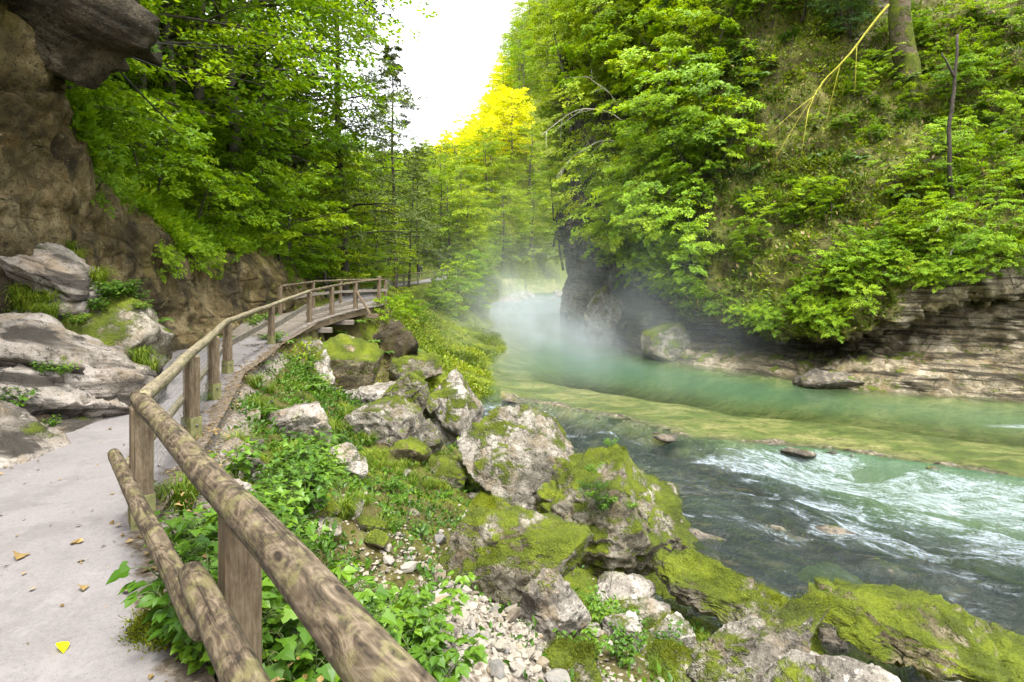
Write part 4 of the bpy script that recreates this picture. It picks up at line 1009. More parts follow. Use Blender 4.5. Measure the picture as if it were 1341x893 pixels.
# far side railing
fp = [edge_pt(18.6, 1.86), edge_pt(20.4, 1.88), edge_pt(21.9, 1.70) , np.array([-5.25, 23.6])]
for p_ in fp: post(LB(p_, dz(p_[1]) - .1), LB(p_, dz(p_[1]) + .92), W_POST, bridge, .11, .11, False, (.95, -.2, 0))
pole('top_rail', [LB(p_, dz(p_[1]) + .94) for p_ in fp], .046, .042, W_RAIL, bridge, 40, 10)
g = Geo()
for i in range(3): add_beam(g, LB(fp[i] + [.07, 0], dz(fp[i][1]) + .5), LB(fp[i + 1] + [.07, 0], dz(fp[i + 1][1]) + .5), .035, .10, (0, 0, 1), .006, i * 3.)
obj('plank_rail', g.mesh('plank_rail', W_PLANK, False), bridge)

# ------------------------------------------------------------------ far fence and walker
FO = np.array([-8.6, 44.5, .9])
ff_ = empty('wooden_fence', FO); tag(ff_, 'small distant fence with wire panels beside the far stretch of path', 'fence')
fpts = [np.array([float(FP_x(y)) , y]) for y in (40.5, 42.8, 45.0, 47.2, 49.4, 52)]
for p_ in fpts: post(np.array([*p_, float(zpath(p_[1]))]) - FO, np.array([*p_, float(zpath(p_[1])) + .95]) - FO, W_PLANK, ff_, .12, .12, False)
for hgt, rr in ((.95, .045), (.42, .035)): pole('top_rail' if hgt > .9 else 'lower_rail', [np.array([*p_, float(zpath(p_[1])) + hgt]) - FO for p_ in fpts], rr, rr, W_PALE, ff_, 30, 8)
g = Geo()
for a, b in zip(fpts[:-1], fpts[1:]):
    A = np.array([*a, float(zpath(a[1])) + .03]) - FO; Bp = np.array([*b, float(zpath(b[1])) + .03]) - FO
    for k in range(1, 20): add_tube(g, [A + (Bp - A) * k / 20, A + (Bp - A) * k / 20 + [0, 0, .9]], .004, 3, False)
    for k in range(8): add_tube(g, [A + [0, 0, .12 * k], Bp + [0, 0, .12 * k]], .004, 3, False)
obj('wire_mesh', g.mesh('wire_mesh', M_WIRE), ff_)

def person(loc, rz):
    root = empty('person', loc, rz); tag(root, 'small far walker in a white top raising one arm beside the far path', 'person')
    V = [(0,0,.98), (0,.01,1.14), (0,.02,1.34), (0,.02,1.46), (0,.01,1.54), (0,-.01,1.66), (0,-.01,1.76),      # 0 pelvis .. 6 head top
         (-.10,0,.92), (-.11,-.03,.50), (-.11,.03,.09), (-.12,-.12,.035),
         (.10,0,.92), (.12,-.02,.50), (.12,.04,.09), (.13,-.11,.035),
         (-.19,.02,1.42), (-.25,.04,1.14), (-.23,-.06,.90), (-.23,-.08,.80),
         (.19,.02,1.42), (.30,-.05,1.62), (.22,-.12,1.86), (.20,-.13,1.95)]
    E = [(0,1),(1,2),(2,3),(3,4),(4,5),(5,6),(0,7),(7,8),(8,9),(9,10),(0,11),(11,12),(12,13),(13,14),(3,15),(15,16),(16,17),(17,18),(3,19),(19,20),(20,21),(21,22)]
    R = [.13,.12,.14,.10,.055,.095,.07,.10,.062,.045,.035,.10,.062,.045,.035,.065,.045,.034,.03,.065,.045,.034,.03]
    me = bpy.data.meshes.new('body'); me.from_pydata(V, E, []); o = bpy.data.objects.new('body', me); COL.objects.link(o)
    md = o.modifiers.new('skin', 'SKIN'); o.modifiers.new('sub', 'SUBSURF').levels = 2
    for i, rr in enumerate(R): me.skin_vertices[0].data[i].radius = (rr, rr * .85)
    me.skin_vertices[0].data[0].use_root = True
    dg = bpy.context.evaluated_depsgraph_get(); m2 = bpy.data.meshes.new_from_object(o.evaluated_get(dg)); bpy.data.objects.remove(o)
    m2.name = 'body'
    for m_ in (plain_mat('skin', (.45, .27, .19), (.52, .32, .23), 6, .6, 0), plain_mat('white_cotton', (.74, .72, .70), (.80, .78, .76), 9, .85, .01), plain_mat('blue_trousers', (.03, .04, .07), (.06, .07, .11), 9, .85, .01)): m2.materials.append(m_)
    for p_ in m2.polygons:
        c = p_.center; p_.material_index = 1 if (.93 < c.z < 1.50 and abs(c.x) < .27) else (2 if c.z <= .93 and abs(c.x) < .2 else 0); p_.use_smooth = True
    b = obj('body', m2, root)
    V, F = ico(3); k = V[:, 2] > -.1
    Vh = V * np.array([.098, .108, .10]) + np.array([0, .012, 1.70]); Fk = F[k[F].all(1) & ~((V[F].mean(1)[:, 1] < -.55) & (V[F].mean(1)[:, 2] < .45))]
    obj('hair', mk_mesh('hair', Vh, Fk, plain_mat('brown_hair', (.03, .02, .012), (.06, .04, .02), 20, .6, 0)), root)
    g = Geo(); 
    for s in (-.035, .035): add_tube(g, [(s, -.108, 1.685), (s, -.100, 1.685)], .011, 8)
    add_tube(g, [(-.025, -.103, 1.625), (.025, -.103, 1.625)], .006, 6); add_tube(g, [(0, -.100, 1.67), (0, -.122, 1.648)], [.008, .014], 6)
    obj('face', g.mesh('face', plain_mat('face_features', (.12, .05, .04), (.16, .07, .06), 9, .6, 0)), root)
    return root
pq = at(551, 361, 56.5); person((pq[0], pq[1], float(land(np.array(pq[0]), np.array(pq[1])))), .5)

# ------------------------------------------------------------------ cables from the overhang
M_CABLE = plain_mat('black_cable', (.010, .010, .010), (.02, .02, .02), 10, .6, 0)
for lab, a, b, sag in (('upper thin black cable strung from the overhang into the trees', at(176, 51, 8.6), at(300, 63, 17), .05),
                  ('lower thin black cable strung from the overhang into the trees', at(172, 74, 8.6), at(262, 96, 16), .08),
                  ('dark steel stay wire sloping down from the overhang to the rock face', at(156, 92, 8.8), at(228, 165, 12.5), .03)):
    t = np.linspace(0, 1, 20)[:, None]; P = a + (b - a) * t - np.array([0, 0, 1]) * (t * (1 - t) * 4 * sag)
    g = Geo(); add_tube(g, P, .010 if 'steel' not in lab else .017, 6)
    tag(obj('cable', g.mesh('cable', M_CABLE)), lab, 'cable')
# ------------------------------------------------------------------ foliage
L_BEECH = leaf_mat('beech_leaf', (.052, .120, .004), (.155, .295, .007), (.295, .425, .012), .50)
L_MAPLE = leaf_mat('bright_leaf', (.075, .155, .004), (.195, .340, .009), (.330, .460, .016), .42)
L_SUN_YELLOW = leaf_mat('sun_painted_yellow_leaf', (.36, .42, .006), (.60, .64, .008), (.74, .76, .014), .40)  # sunlight on the far hill trees is put into this leaf colour
L_LIME = leaf_mat('yellow_green_leaf', (.085, .160, .004), (.200, .310, .007), (.370, .450, .014), .42)
L_DARK = leaf_mat('deep_green_leaf', (.012, .038, .005), (.035, .095, .010), (.085, .185, .016), .32)
L_SPRUCE = leaf_mat('spruce_needle', (.030, .048, .010), (.072, .108, .016), (.130, .175, .022), .25)
L_HERB = leaf_mat('herb_leaf', (.018, .060, .004), (.055, .130, .007), (.135, .245, .013), .34, .35, .45)
L_FLOOR = leaf_mat('undergrowth_leaf', (.040, .070, .005), (.120, .180, .008), (.260, .320, .014), .30, odd=(.33, .25, .12), vary=0.0)
L_GRASS = leaf_mat('grass_blade', (.040, .085, .006), (.110, .175, .010), (.240, .280, .030), .35)
L_DRY = leaf_mat('dry_leaf', (.10, .065, .02), (.26, .18, .07), (.45, .34, .13), .1)
W_BARK = plain_mat('grey_bark', (.045, .038, .030), (.125, .11, .09), 6, .9, .03)
W_DARK = plain_mat('dark_bark', (.026, .021, .016), (.070, .058, .044), 8, .9, .03)
W_MOSSB = rock_mat('mossy_bark', (.03, .022, .012), (.09, .07, .04), (.16, .13, .08), moss=.98, lich=.1, bumpd=.05)
W_TWIG = plain_mat('pale_dead_twig', (.24, .21, .17), (.46, .42, .36), 12, .85, .01)
M_STEM = plain_mat('green_stem', (.05, .08, .02), (.10, .13, .04), 10, .7, .0)
W_YMOSS = plain_mat('yellow_moss_bark', (.10, .10, .010), (.30, .28, .02), 16, .95, .03)
UP = np.array([0, 0, 1.0])

def spray(rng, o, d, ln, nl, leaf, flat=.35, droop=.35, width=.42, tint=.5, asp=.6):
    """one flat leafy twig: returns arrays of leaf bases, directions, normals, sizes, tints"""
    d = norm(np.asarray(d, float)); sd = norm(np.cross(d, UP) + 1e-6)
    s = rng.uniform(0, 1, nl) ** .75; side = rng.choice([-1, 1], nl) * rng.uniform(0, 1, nl) ** .8
    wid = ln * width * (1.05 - .75 * s) * (s > 0) * (.35 + .65 * np.sin(np.pi * np.clip(s + .15, 0, 1)))
    P = o + d * (ln * s)[:, None] + sd * (side * wid)[:, None] - UP * (droop * ln * (s ** 2) + .18 * ln * (np.abs(side)) ** 2 * width)[:, None]
    P = P + rng.normal(size=(nl, 3)) * np.array([.02, .02, .035]) * ln
    D = d[None] * (.7) + sd[None] * side[:, None] * 1.0 + rng.normal(size=(nl, 3)) * .35 - UP * (.15 + droop * s)[:, None]
    Nn = norm(UP[None] * .85 + rng.normal(size=(nl, 3)) * flat + d * .5)
    return P, D, Nn, leaf * rng.uniform(.65, 1.2, nl), np.clip(tint + rng.normal(size=nl) * .13, .02, .95)

def tree_meshes(seed, H, R, base=.25, limbs=22, per=6, nl=36, leaf=.10, droop=.3, flat=.35, shape='round', lean=0.0, rise=.35, leafmat=None, bark=None, r0=None, asp=.6, width=.45, sl=.42, spread=.5):
    rng = np.random.default_rng(seed); g = Geo()
    n = 12; t = np.linspace(0, 1, n); o = rng.uniform(0, 90)
    TP = np.stack([fbm(p3(t * 2 + o, 0 * t), 2, 1) * H * .035 + lean * H * t ** 1.6, fbm(p3(t * 2 + o + 9, 0 * t), 2, 2) * H * .035, t * H * .97], -1); TP -= TP[0]
    r0 = r0 or .012 * H + .02
    add_tube(g, np.concatenate([TP[:1] - [0, 0, .5], TP]), np.concatenate([[r0 * 1.5], r0 * (1.15 * (1 - t) ** .8 + .06)]), 8)
    parts = []
    for i in range(limbs):
        u = (i + rng.uniform(0, .9)) / limbs; hh = base + (1 - base) * u
        o0 = np.array([np.interp(hh, t, TP[:, k]) for k in range(3)])
        az = i * 2.39996 + rng.normal() * .5
        if shape == 'round': Rl = R * (.45 + .75 * math.sin(math.pi * min(1, .18 + .78 * u)) ) * rng.uniform(.7, 1.1)
        elif shape == 'cone': Rl = R * (1.06 - u) * rng.uniform(.75, 1.12) + .15
        elif shape == 'up': Rl = R * (.4 + .8 * u) * rng.uniform(.6, 1.1)
        rs = rise * (.4 + 1.2 * u) if shape != 'cone' else rise
        d = norm(np.array([math.cos(az), math.sin(az), rs + rng.normal() * .12]))
        m = 6; s = np.linspace(0, 1, m)[:, None]
        LP = o0 + d * Rl * s + UP * (-droop * Rl * s ** 2) + np.stack([fbm(p3(s[:, 0] * 2 + rng.uniform(0, 99), 0 * s[:, 0]), 2, 3 + k) * Rl * .12 for k in range(3)], -1) * s
        add_tube(g, LP, np.linspace(r0 * .36 * (1.15 - .7 * u), .006, m), 5, False)
        tl = rng.uniform(.25, .75) + .12 * (u - .5)
        for k in range(per):
            f = .22 + .78 * (k + rng.uniform(.1, .9)) / per; q = np.array([np.interp(f, s[:, 0], LP[:, c]) for c in range(3)])
            a2 = az + (rng.choice([-1, 1]) * rng.uniform(.2, 1.2) if k < per - 1 else rng.normal() * .25)
            dd = np.array([math.cos(a2), math.sin(a2), rng.normal() * .16 + .05])
            q = q + rng.normal(size=3) * np.array([.06, .06, .05]) * Rl
            parts.append(spray(rng, q, dd, Rl * sl * rng.uniform(.7, 1.25) * (1.1 - .35 * f) + leaf, nl, leaf, flat, droop * .7, width, np.clip(tl + rng.normal() * .10, .1, .9), asp))
    P, D, Nn, L, T = (np.concatenate([p_[k] for p_ in parts]) for k in range(5))
    V, F = rhombs(P, D, Nn, L, L * asp)
    gc = Geo(); gc.add(V, F, np.repeat(T, len(F) // len(P)) if len(F) == len(P) else T)
    return g.mesh('trunk', bark or W_BARK), gc.mesh('crown', leafmat, False)

def proto(name, cat, tm, cn='crown', tn='trunk'):
    return dict(name=name, cat=cat, tm=tm[0], cm=tm[1], cn=cn, tn=tn)
def plant(pr_, loc, rz=0.0, scale=1.0, label='', group=None, tilt=(0, 0)):
    r = empty(pr_['name'], loc, rz, scale); r.rotation_euler = (tilt[0], tilt[1], rz)
    tag(r, label, pr_['cat'], group)
    if pr_['tm'] is not None: obj(pr_['tn'], pr_['tm'], r)
    obj(pr_['cn'], pr_['cm'], r)
    return r

rt = np.random.default_rng(2024)
BEECH = [proto('beech_tree', 'tree', tree_meshes(500 + k, 11, 3.6, .16, 34, 7, 42, .17, .22, .38, leafmat=L_BEECH)) for k in range(3)]
BRIGHT = [proto('maple_tree', 'tree', tree_meshes(520 + k, 7, 2.7, .12, 26, 7, 44, .15, .28, .3, leafmat=L_MAPLE)) for k in range(3)]
LIME = [proto('beech_tree', 'tree', tree_meshes(540 + k, 12, 3.6, .10, 36, 7, 40, .22, .2, .42, leafmat=L_LIME)) for k in range(2)]
YELL = [proto('beech_tree', 'tree', tree_meshes(550 + k, 12, 4.0, .10, 34, 7, 36, .34, .2, .5, leafmat=L_SUN_YELLOW)) for k in range(2)]
DARKT = [proto('hornbeam_tree', 'tree', tree_meshes(560 + k, 8, 3.0, .1, 30, 7, 42, .16, .25, .4, leafmat=L_DARK, bark=W_DARK)) for k in range(2)]
SPRUCE = [proto('spruce_tree', 'tree', tree_meshes(570 + k, 22, 4.2, .12, 80, 7, 44, .26, .36, .55, 'cone', rise=.25, leafmat=L_SPRUCE, bark=W_DARK, asp=.24, width=.5, sl=.36, r0=.17)) for k in range(2)]
THIN = [proto('young_tree', 'tree', tree_meshes(580 + k, 12, 2.5, .28, 28, 5, 20, .15, .12, .5, 'round', leafmat=L_SPRUCE, bark=W_DARK, r0=.09, asp=.45)) for k in range(2)]
SAP = [proto('maple_sapling', 'sapling', tree_meshes(600 + k, 3.0, 1.35, .18, 13, 5, 40, .115, .25, .26, 'up', leafmat=L_MAPLE, bark=W_DARK, r0=.025, asp=.62, rise=.5)) for k in range(4)]
SAPL = [proto('beech_sapling', 'sapling', tree_meshes(620 + k, 3.2, 1.5, .14, 14, 5, 42, .105, .30, .26, 'round', leafmat=L_LIME, bark=W_DARK, r0=.025, rise=.4, lean=.05)) for k in range(2)]
SHRUB = [proto('leafy_shrub', 'shrub', tree_meshes(640 + k, 1.3, .95, .05, 16, 5, 40, .085, .25, .45, 'round', leafmat=L_BEECH if k % 2 else L_MAPLE, bark=W_DARK, r0=.018, rise=.6), 'foliage', 'stem') for k in range(4)]

def lw_at(px, py, tmin=8):
    pass

# ------------------------------------------------------------------ trees
# --- left hillside behind the rock face: an even cover of beech and maple, tall enough to close the view
hl = []
def left_hill(n, ylo, yhi, dlo, dhi, mind):
    k = 0; tries = 0
    while k < n and tries < 6000:
        tries += 1
        y = rt.uniform(ylo, yhi); d = rt.uniform(dlo, dhi); x = float(left_x(y)) - d
        if any((x - a) ** 2 + (y - b) ** 2 < mind ** 2 for a, b in hl): continue
        hl.append((x, y)); k += 1
        yield x, y, d
def gnd(x, y):
    z = float(land(np.array(float(x)), np.array(float(y))))
    return z
_lw = LW.reshape(-1, 3)[::7]
def gnd_left(x, y):
    z = gnd(x, y); d2 = (_lw[:, 0] - x) ** 2 + (_lw[:, 1] - y) ** 2; k = d2 < .35 ** 2
    return max(z, float(_lw[k, 2].max())) if k.any() else z
for x, y, d in left_hill(30, 12.6, 33, 2.6, 16, 2.1):
    s = rt.uniform(.75, 1.15); P_ = BEECH if rt.uniform() < .5 and d > 6 else BRIGHT
    plant(P_[rt.integers(len(P_))], (x, y, gnd_left(x, y) - .2), rt.uniform(0, 6.3), s, 'leafy tree crowding the steep left hillside above the brown rock face', 'trees on the left hillside', (rt.normal() * .05, .12 + rt.normal() * .05))
for x, y, d in left_hill(60, 24, 60, 1.0, 14, 1.9):
    s = rt.uniform(.55, .9); P_ = (BEECH, BRIGHT, LIME)[rt.integers(3)]
    if 522 < CX + x / y * FPX < 585 and y < 60: continue
    plant(P_[rt.integers(len(P_))], (x, y, gnd_left(x, y) - .2), rt.uniform(0, 6.3), s, 'leafy tree above the far path between the footbridge and the misty pool', 'trees above the far path')
for x, y, d in left_hill(80, 11.2, 36, .8, 7.0, .9):
    s = rt.uniform(.8, 1.9)
    plant(SHRUB[rt.integers(4)], (x, y, gnd_left(x, y) - .1), rt.uniform(0, 6.3), s, 'low leafy shrub hanging over the top edge of the brown rock face', 'shrubs above the rock face', (0, .25))
for px, Y, s in ((215, 19, 1.2), (262, 21, 1.35), (300, 22, 1.5), (335, 25, 1.55), (362, 27, 1.35), (240, 26, 1.5), (180, 17, 1.1)):
    q = at(px, 300, Y); plant(BEECH[rt.integers(3)], (q[0], Y, gnd_left(q[0], Y) - .3), rt.uniform(0, 6), s, 'tall beech filling the upper left of the picture up to its top edge', 'tall beeches on the left hillside')
for px, Y, s in ((405, 31, .7), (430, 30, .55), (470, 33, .5), (490, 36, .55), (455, 40, .6), (505, 48, .6), (560, 66, 1.0), (585, 66, 1.0), (610, 68, .95), (500, 60, .75), (545, 70, .8), (480, 52, .7), (600, 72, .8), (635, 72, .7), (620, 64, .5)):
    q = at(px, 300, Y); P_ = (BRIGHT, BEECH, LIME)[rt.integers(3)]; plant(P_[rt.integers(len(P_))], (q[0], Y, gnd_left(q[0], Y) - .3), rt.uniform(0, 6), s, 'bright broad leaved tree between the far path and the open sky', 'bright trees beside the far path')
for x, y, d in left_hill(46, 18, 54, .6, 7.0, 1.0):
    if 522 < CX + x / y * FPX < 585: continue
    plant(SHRUB[rt.integers(4)], (x, y, gnd_left(x, y) - .1), rt.uniform(0, 6.3), rt.uniform(1.5, 2.7), 'tall leafy bush filling the slope under the trees left of the path', 'bushes under the left trees', (0, .15))
# --- tall thin conifers against the white sky
for k, (px, Y, s, lab) in enumerate(((453, 31, 1.12, 'tallest dark spruce with a straight bare lower trunk against the white sky'),
        (516, 42, .86, 'spruce with sparse hanging twigs right of the tallest spruce'),
        (548, 55, .62, 'small spruce at the edge of the open sky'))):
    q = at(px, 300, Y); z = gnd(q[0], Y)
    plant(SPRUCE[k % 2], (q[0], Y, z - .3), rt.uniform(0, 6), s, lab, 'spruces on the left skyline')
for k, (px, Y, s, lab) in enumerate(((535, 46, 1.0, 'thin young tree leaning towards the open sky'), (575, 66, 1.25, 'lone thin tree in front of the yellow hillside'), (395, 33, 1.2, 'thin young tree behind the bright hillside leaves'))):
    q = at(px, 300, Y); plant(THIN[k % 2], (q[0], Y, gnd(q[0], Y) - .2), rt.uniform(0, 6), s, lab, 'thin young trees on the left skyline')
# --- back hill where the valley bends
bk = 0
for k in range(4000):
    x, y = rt.uniform(-34, 60), rt.uniform(74, 190)
    dl = float(sdist(LEFT, np.array(x), np.array(y)))
    px = CX + x / y * FPX
    if dl < 1.0 or not (400 < px < 860): continue
    if any((x - a) ** 2 + (y - b) ** 2 < (2.9 + y * .012) ** 2 for a, b in hl): continue
    hl.append((x, y)); z = gnd(x, y); py = HY - (z + 8 - CAMZ) / y * FPX
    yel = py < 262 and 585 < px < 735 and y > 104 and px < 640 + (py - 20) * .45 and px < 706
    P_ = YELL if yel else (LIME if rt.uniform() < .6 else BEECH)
    plant(P_[rt.integers(len(P_))], (x, y, z - .4), rt.uniform(0, 6.3), rt.uniform(.75, 1.15), 'tree with sunlight painted into its bright yellow leaves on the far hill below the sky' if yel else 'yellow green tree on the far hill where the gorge bends', 'sun painted yellow trees on the far hill' if yel else 'green trees on the far hill')
    bk += 1
    if bk > 150: break
print('back', bk)

# --- right wall: sample the loft
du = np.gradient(RW, axis=1); dv = np.gradient(RW, axis=0); RNN = norm(np.cross(du, dv)); 
if RNN[NV // 2, NU // 3, 1] > 0: RNN = -RNN
vvR = np.linspace(0, 12, NV)[:, None] * np.ones((1, NU)); uuR = np.linspace(0, 10, NU)[None] * np.ones((NV, 1))
def wall_at(u, v):
    i = int(np.clip(v / 12 * (NV - 1), 0, NV - 1)); j = int(np.clip(u / 10 * (NU - 1), 0, NU - 1)); return RW[i, j], RNN[i, j]
PXR = CX + RW[..., 0] / np.maximum(RW[..., 1], .5) * FPX; PYR = HY - (RW[..., 2] - CAMZ) / np.maximum(RW[..., 1], .5) * FPX
def wall_px(px, py):
    """nearest point of the right wall facing the eye at a place of the photograph"""
    d = (PXR - px) ** 2 + (PYR - py) ** 2; m = d < 5 ** 2
    if not m.any(): i = np.unravel_index(np.argmin(d), d.shape)
    else:
        yy_ = np.where(m, RW[..., 1], 1e9); i = np.unravel_index(np.argmin(yy_), d.shape)
    return RW[i], RNN[i]
GR = 'trees on the right wall'
used = []
for k in range(900):
    px, py = rt.uniform(640, 800), rt.uniform(-60, 330)
    if px > 725 and py > 120: continue
    edge = 640 + max(0, (150 - py)) * .5
    if px < edge: continue
    p_, n_ = wall_px(px, py + 40)
    if any(np.linalg.norm(p_ - q) < 2.3 for q in used) or p_[2] < 1.5: continue
    used.append(p_); s = rt.uniform(.55, .9); P_ = LIME if rt.uniform() < .45 else BRIGHT
    plant(P_[rt.integers(len(P_))], p_ - n_ * .2 - UP * .3, rt.uniform(0, 6.3), s, 'yellow green tree clinging to the steep right wall above the misty pool', GR, (0, -.2))
    if len(used) > 64: break
print('wall trees', len(used))
for px, py, s, lab in ((690, 15, .5, 'dark spruce top at the right rim of the open sky'), (668, 95, .45, 'small dark spruce on the rim lower down'), (640, 150, .5, 'dark bent spruce above the yellow far hill')):
    p_, n_ = wall_px(px + 14, py + 70); plant(SPRUCE[1], p_, 1.0, s, lab, 'spruces on the right rim')
# layered beech saplings hanging off the dark cliff and lower slope
k = 0
for (px, py, s, lime) in [(800, 300, 1.5, 1), (830, 330, 1.2, 1), (850, 250, 1.6, 0), (880, 215, 1.7, 0), (905, 190, 1.5, 0), (930, 205, 1.4, 0), (870, 285, 1.5, 1), (835, 215, 1.5, 1), (900, 270, 1.4, 0), (925, 250, 1.3, 0), (860, 330, 1.3, 0), (895, 325, 1.2, 0),
        (815, 170, 1.7, 1), (850, 150, 1.6, 1), (880, 120, 1.6, 0), (920, 110, 1.3, 0), (890, 60, 1.6, 0), (930, 55, 1.4, 0), (855, 90, 1.7, 1), (820, 100, 1.8, 1), (790, 130, 1.7, 1), (785, 55, 1.8, 1), (825, 40, 1.8, 0), (860, 20, 1.6, 0), (800, 5, 1.8, 1)]:
    p_, n_ = wall_px(px, py + 18); P_ = SAPL if lime else SAP
    plant(P_[rt.integers(len(P_))], p_ - n_ * .1, rt.uniform(0, 6.3), s * p_[1] / (25 if px > 835 else 40), 'layered bright sapling on the broken ground between the dark cliff and the open slope', 'saplings beside the dark cliff', (.35, -.25))
    px += rt.normal() * 22; py += rt.normal() * 22; p_, n_ = wall_px(px, py + 18)
    plant((SAP + SAPL)[rt.integers(6)], p_ - n_ * .1, rt.uniform(0, 6.3), s * p_[1] / 30, 'layered bright sapling on the broken ground between the dark cliff and the open slope', 'saplings beside the dark cliff', (.35, -.25))
for k in range(900):
    px, py = rt.uniform(860, 1400), rt.uniform(-20, 400)
    if k > 110: break
    p_, n_ = wall_px(px, py)
    if float(vegR[np.unravel_index(np.argmin((PXR - px) ** 2 + (PYR - py) ** 2), PXR.shape)]) < .5: continue
    if 950 < px < 1190 and 70 < py < 270 and rt.uniform() < .7: continue
    low = py > 200 or px < 960
    if not low and rt.uniform() < .55: continue
    if rt.uniform() < .5: plant(SAP[rt.integers(4)], p_ - n_ * .1, rt.uniform(0, 6.3), rt.uniform(.35, .75), 'small bright sapling growing from the open right slope', 'saplings on the open right slope', (.3, -.1))
    else: plant(SHRUB[rt.integers(4)], p_ - n_ * .1, rt.uniform(0, 6.3), rt.uniform(.6, 1.2), 'low leafy shrub on the open right slope', 'shrubs on the open right slope', (.3, -.1))
for px, py, s, lab in ((1000, 300, .85, 'bright layered sapling low on the slope above the dark recess'), (1040, 280, .8, 'bright sapling next to the layered sapling above the recess'), (985, 320, .7, 'small bright sapling at the lip of the slope above the recess'), (1215, 225, .8, 'bright sapling left of the thin dead trunk'), (1180, 250, .7, 'second bright sapling left of the thin dead trunk'), (1160, 310, .6, 'small sapling above the rock overhang')):
    p_, n_ = wall_px(px, py + 20); plant(SAP[rt.integers(4)], p_, rt.uniform(0, 6.3), s, lab, None, (.25, -.1))
for k in range(46):   # fringe hanging over the lip
    px = 860 + k * 10.6 + rt.uniform(-6, 6); py = interp(px, [860, 1000, 1110, 1150, 1341], [412, 440, 440, 378, 368]) - rt.uniform(4, 44)
    p_, n_ = wall_px(px, py); plant(SHRUB[rt.integers(4)], p_, rt.uniform(0, 6.3), rt.uniform(.45, .85), 'leafy shrub hanging over the rock lip above the pool', 'shrubs along the rock lip', (.5, -.2))
# --- left: bushes along the far bank by the path and the mist
for k, (px, py, s) in enumerate(((600, 375, 2.2), (584, 384, 1.6), (620, 392, 1.8), (572, 392, 1.2), (525, 404, .8), (510, 408, .7), (590, 400, 1.3), (545, 408, .8), (615, 360, 2.4))):
    g0 = ground_px(px, py + 12); plant(SHRUB[k % 4], g0 - UP * .1, rt.uniform(0, 6), s, 'rounded bush on the far bank between the path and the misty water', 'bushes on the far bank')

for k in range(52):   # foliage hanging over the dark cliff
    px = rt.uniform(795, 905); top = interp(px, [752, 800, 905], [200, 250, 300]); bot = interp(px, [752, 800, 850, 905], [300, 345, 385, 410]); py = rt.uniform(top, bot)
    p_, n_ = wall_px(px, py); plant((SAPL + SAP + SHRUB)[rt.integers(10)], p_ - n_ * .05, rt.uniform(0, 6.3), rt.uniform(.7, 1.25) * p_[1] / 28, 'leafy bush hanging down the face of the dark cliff over the pool', 'bushes hanging on the dark cliff', (.45, -.35))
kk = np.nonzero(((np.linspace(0, 8, NV2)[:, None] * np.ones((1, NU2))).ravel() > 3.2) & ((np.linspace(0, 8, NV2)[:, None] * np.ones((1, NU2))).ravel() < 4.6) & (LW[..., 1].ravel() > 9.6) & (LW[..., 1].ravel() < 24))[0]
for k in range(12):
    q = LW.reshape(-1, 3)[rt.choice(kk)]
    plant(SHRUB[rt.integers(4)], q - UP * .1, rt.uniform(0, 6.3), rt.uniform(.3, .6), 'small bush hanging down over the upper part of the brown rock face', 'bushes hanging on the brown rock face', (0, .7))
for k in range(56):
    px, py = rt.uniform(890, 1380), rt.uniform(-10, 190); p_, n_ = wall_px(px, py)
    plant((SHRUB + SAP)[rt.integers(8)], p_ - n_ * .05, rt.uniform(0, 6.3), rt.uniform(.35, .8), 'low green shrub among leaf litter on the upper right slope', 'shrubs on the upper right slope', (.3, -.1))
for k in range(30):   # dark trees along the top of the right slope
    px, py = rt.uniform(845, 1160), rt.uniform(-70, 45); p_, n_ = wall_px(px, py)
    plant(DARKT[k % 2], p_ - n_ * .2, rt.uniform(0, 6.3), rt.uniform(.28, .5), 'dark shady tree along the top of the right slope', 'dark trees at the top of the right slope', (.3, -.1))
# ------------------------------------------------------------------ undergrowth that nobody could count
def plantlets(rng, P, Nn, nleaf, L, up=.5, asp=.5, mat_tint=None, spreadf=1.0):
    n = len(P); k = nleaf
    az = rng.uniform(0, 2 * np.pi, (n, k)); el = rng.uniform(.05, 1.0, (n, k))
    base = np.repeat(P[:, None], k, 1); N0 = norm(Nn * (1 - up) + UP * up)
    D = np.stack([np.cos(az), np.sin(az), el * .9], -1) + N0[:, None] * .35
    Ls = L[:, None] * rng.uniform(.6, 1.25, (n, k))
    off = np.stack([np.cos(az), np.sin(az), el], -1) * (Ls * rng.uniform(.1, .9, (n, k)) * spreadf)[..., None] + N0[:, None] * (Ls * .25)[..., None]
    fn = UP + rng.normal(size=(n, k, 3)) * .4 + np.stack([np.cos(az), np.sin(az), 0 * az], -1) * .55
    t0 = rng.uniform(.1, .85, n) if mat_tint is None else mat_tint
    T = np.clip(t0[:, None] + rng.normal(size=(n, k)) * .13, 0.02, .95)
    T = np.where(rng.uniform(size=(n, k)) < .03, .98, T)
    D = D + rng.normal(size=D.shape) * .45
    return (base + off).reshape(-1, 3), D.reshape(-1, 3), fn.reshape(-1, 3), Ls.ravel(), T.ravel()

ru = np.random.default_rng(99)
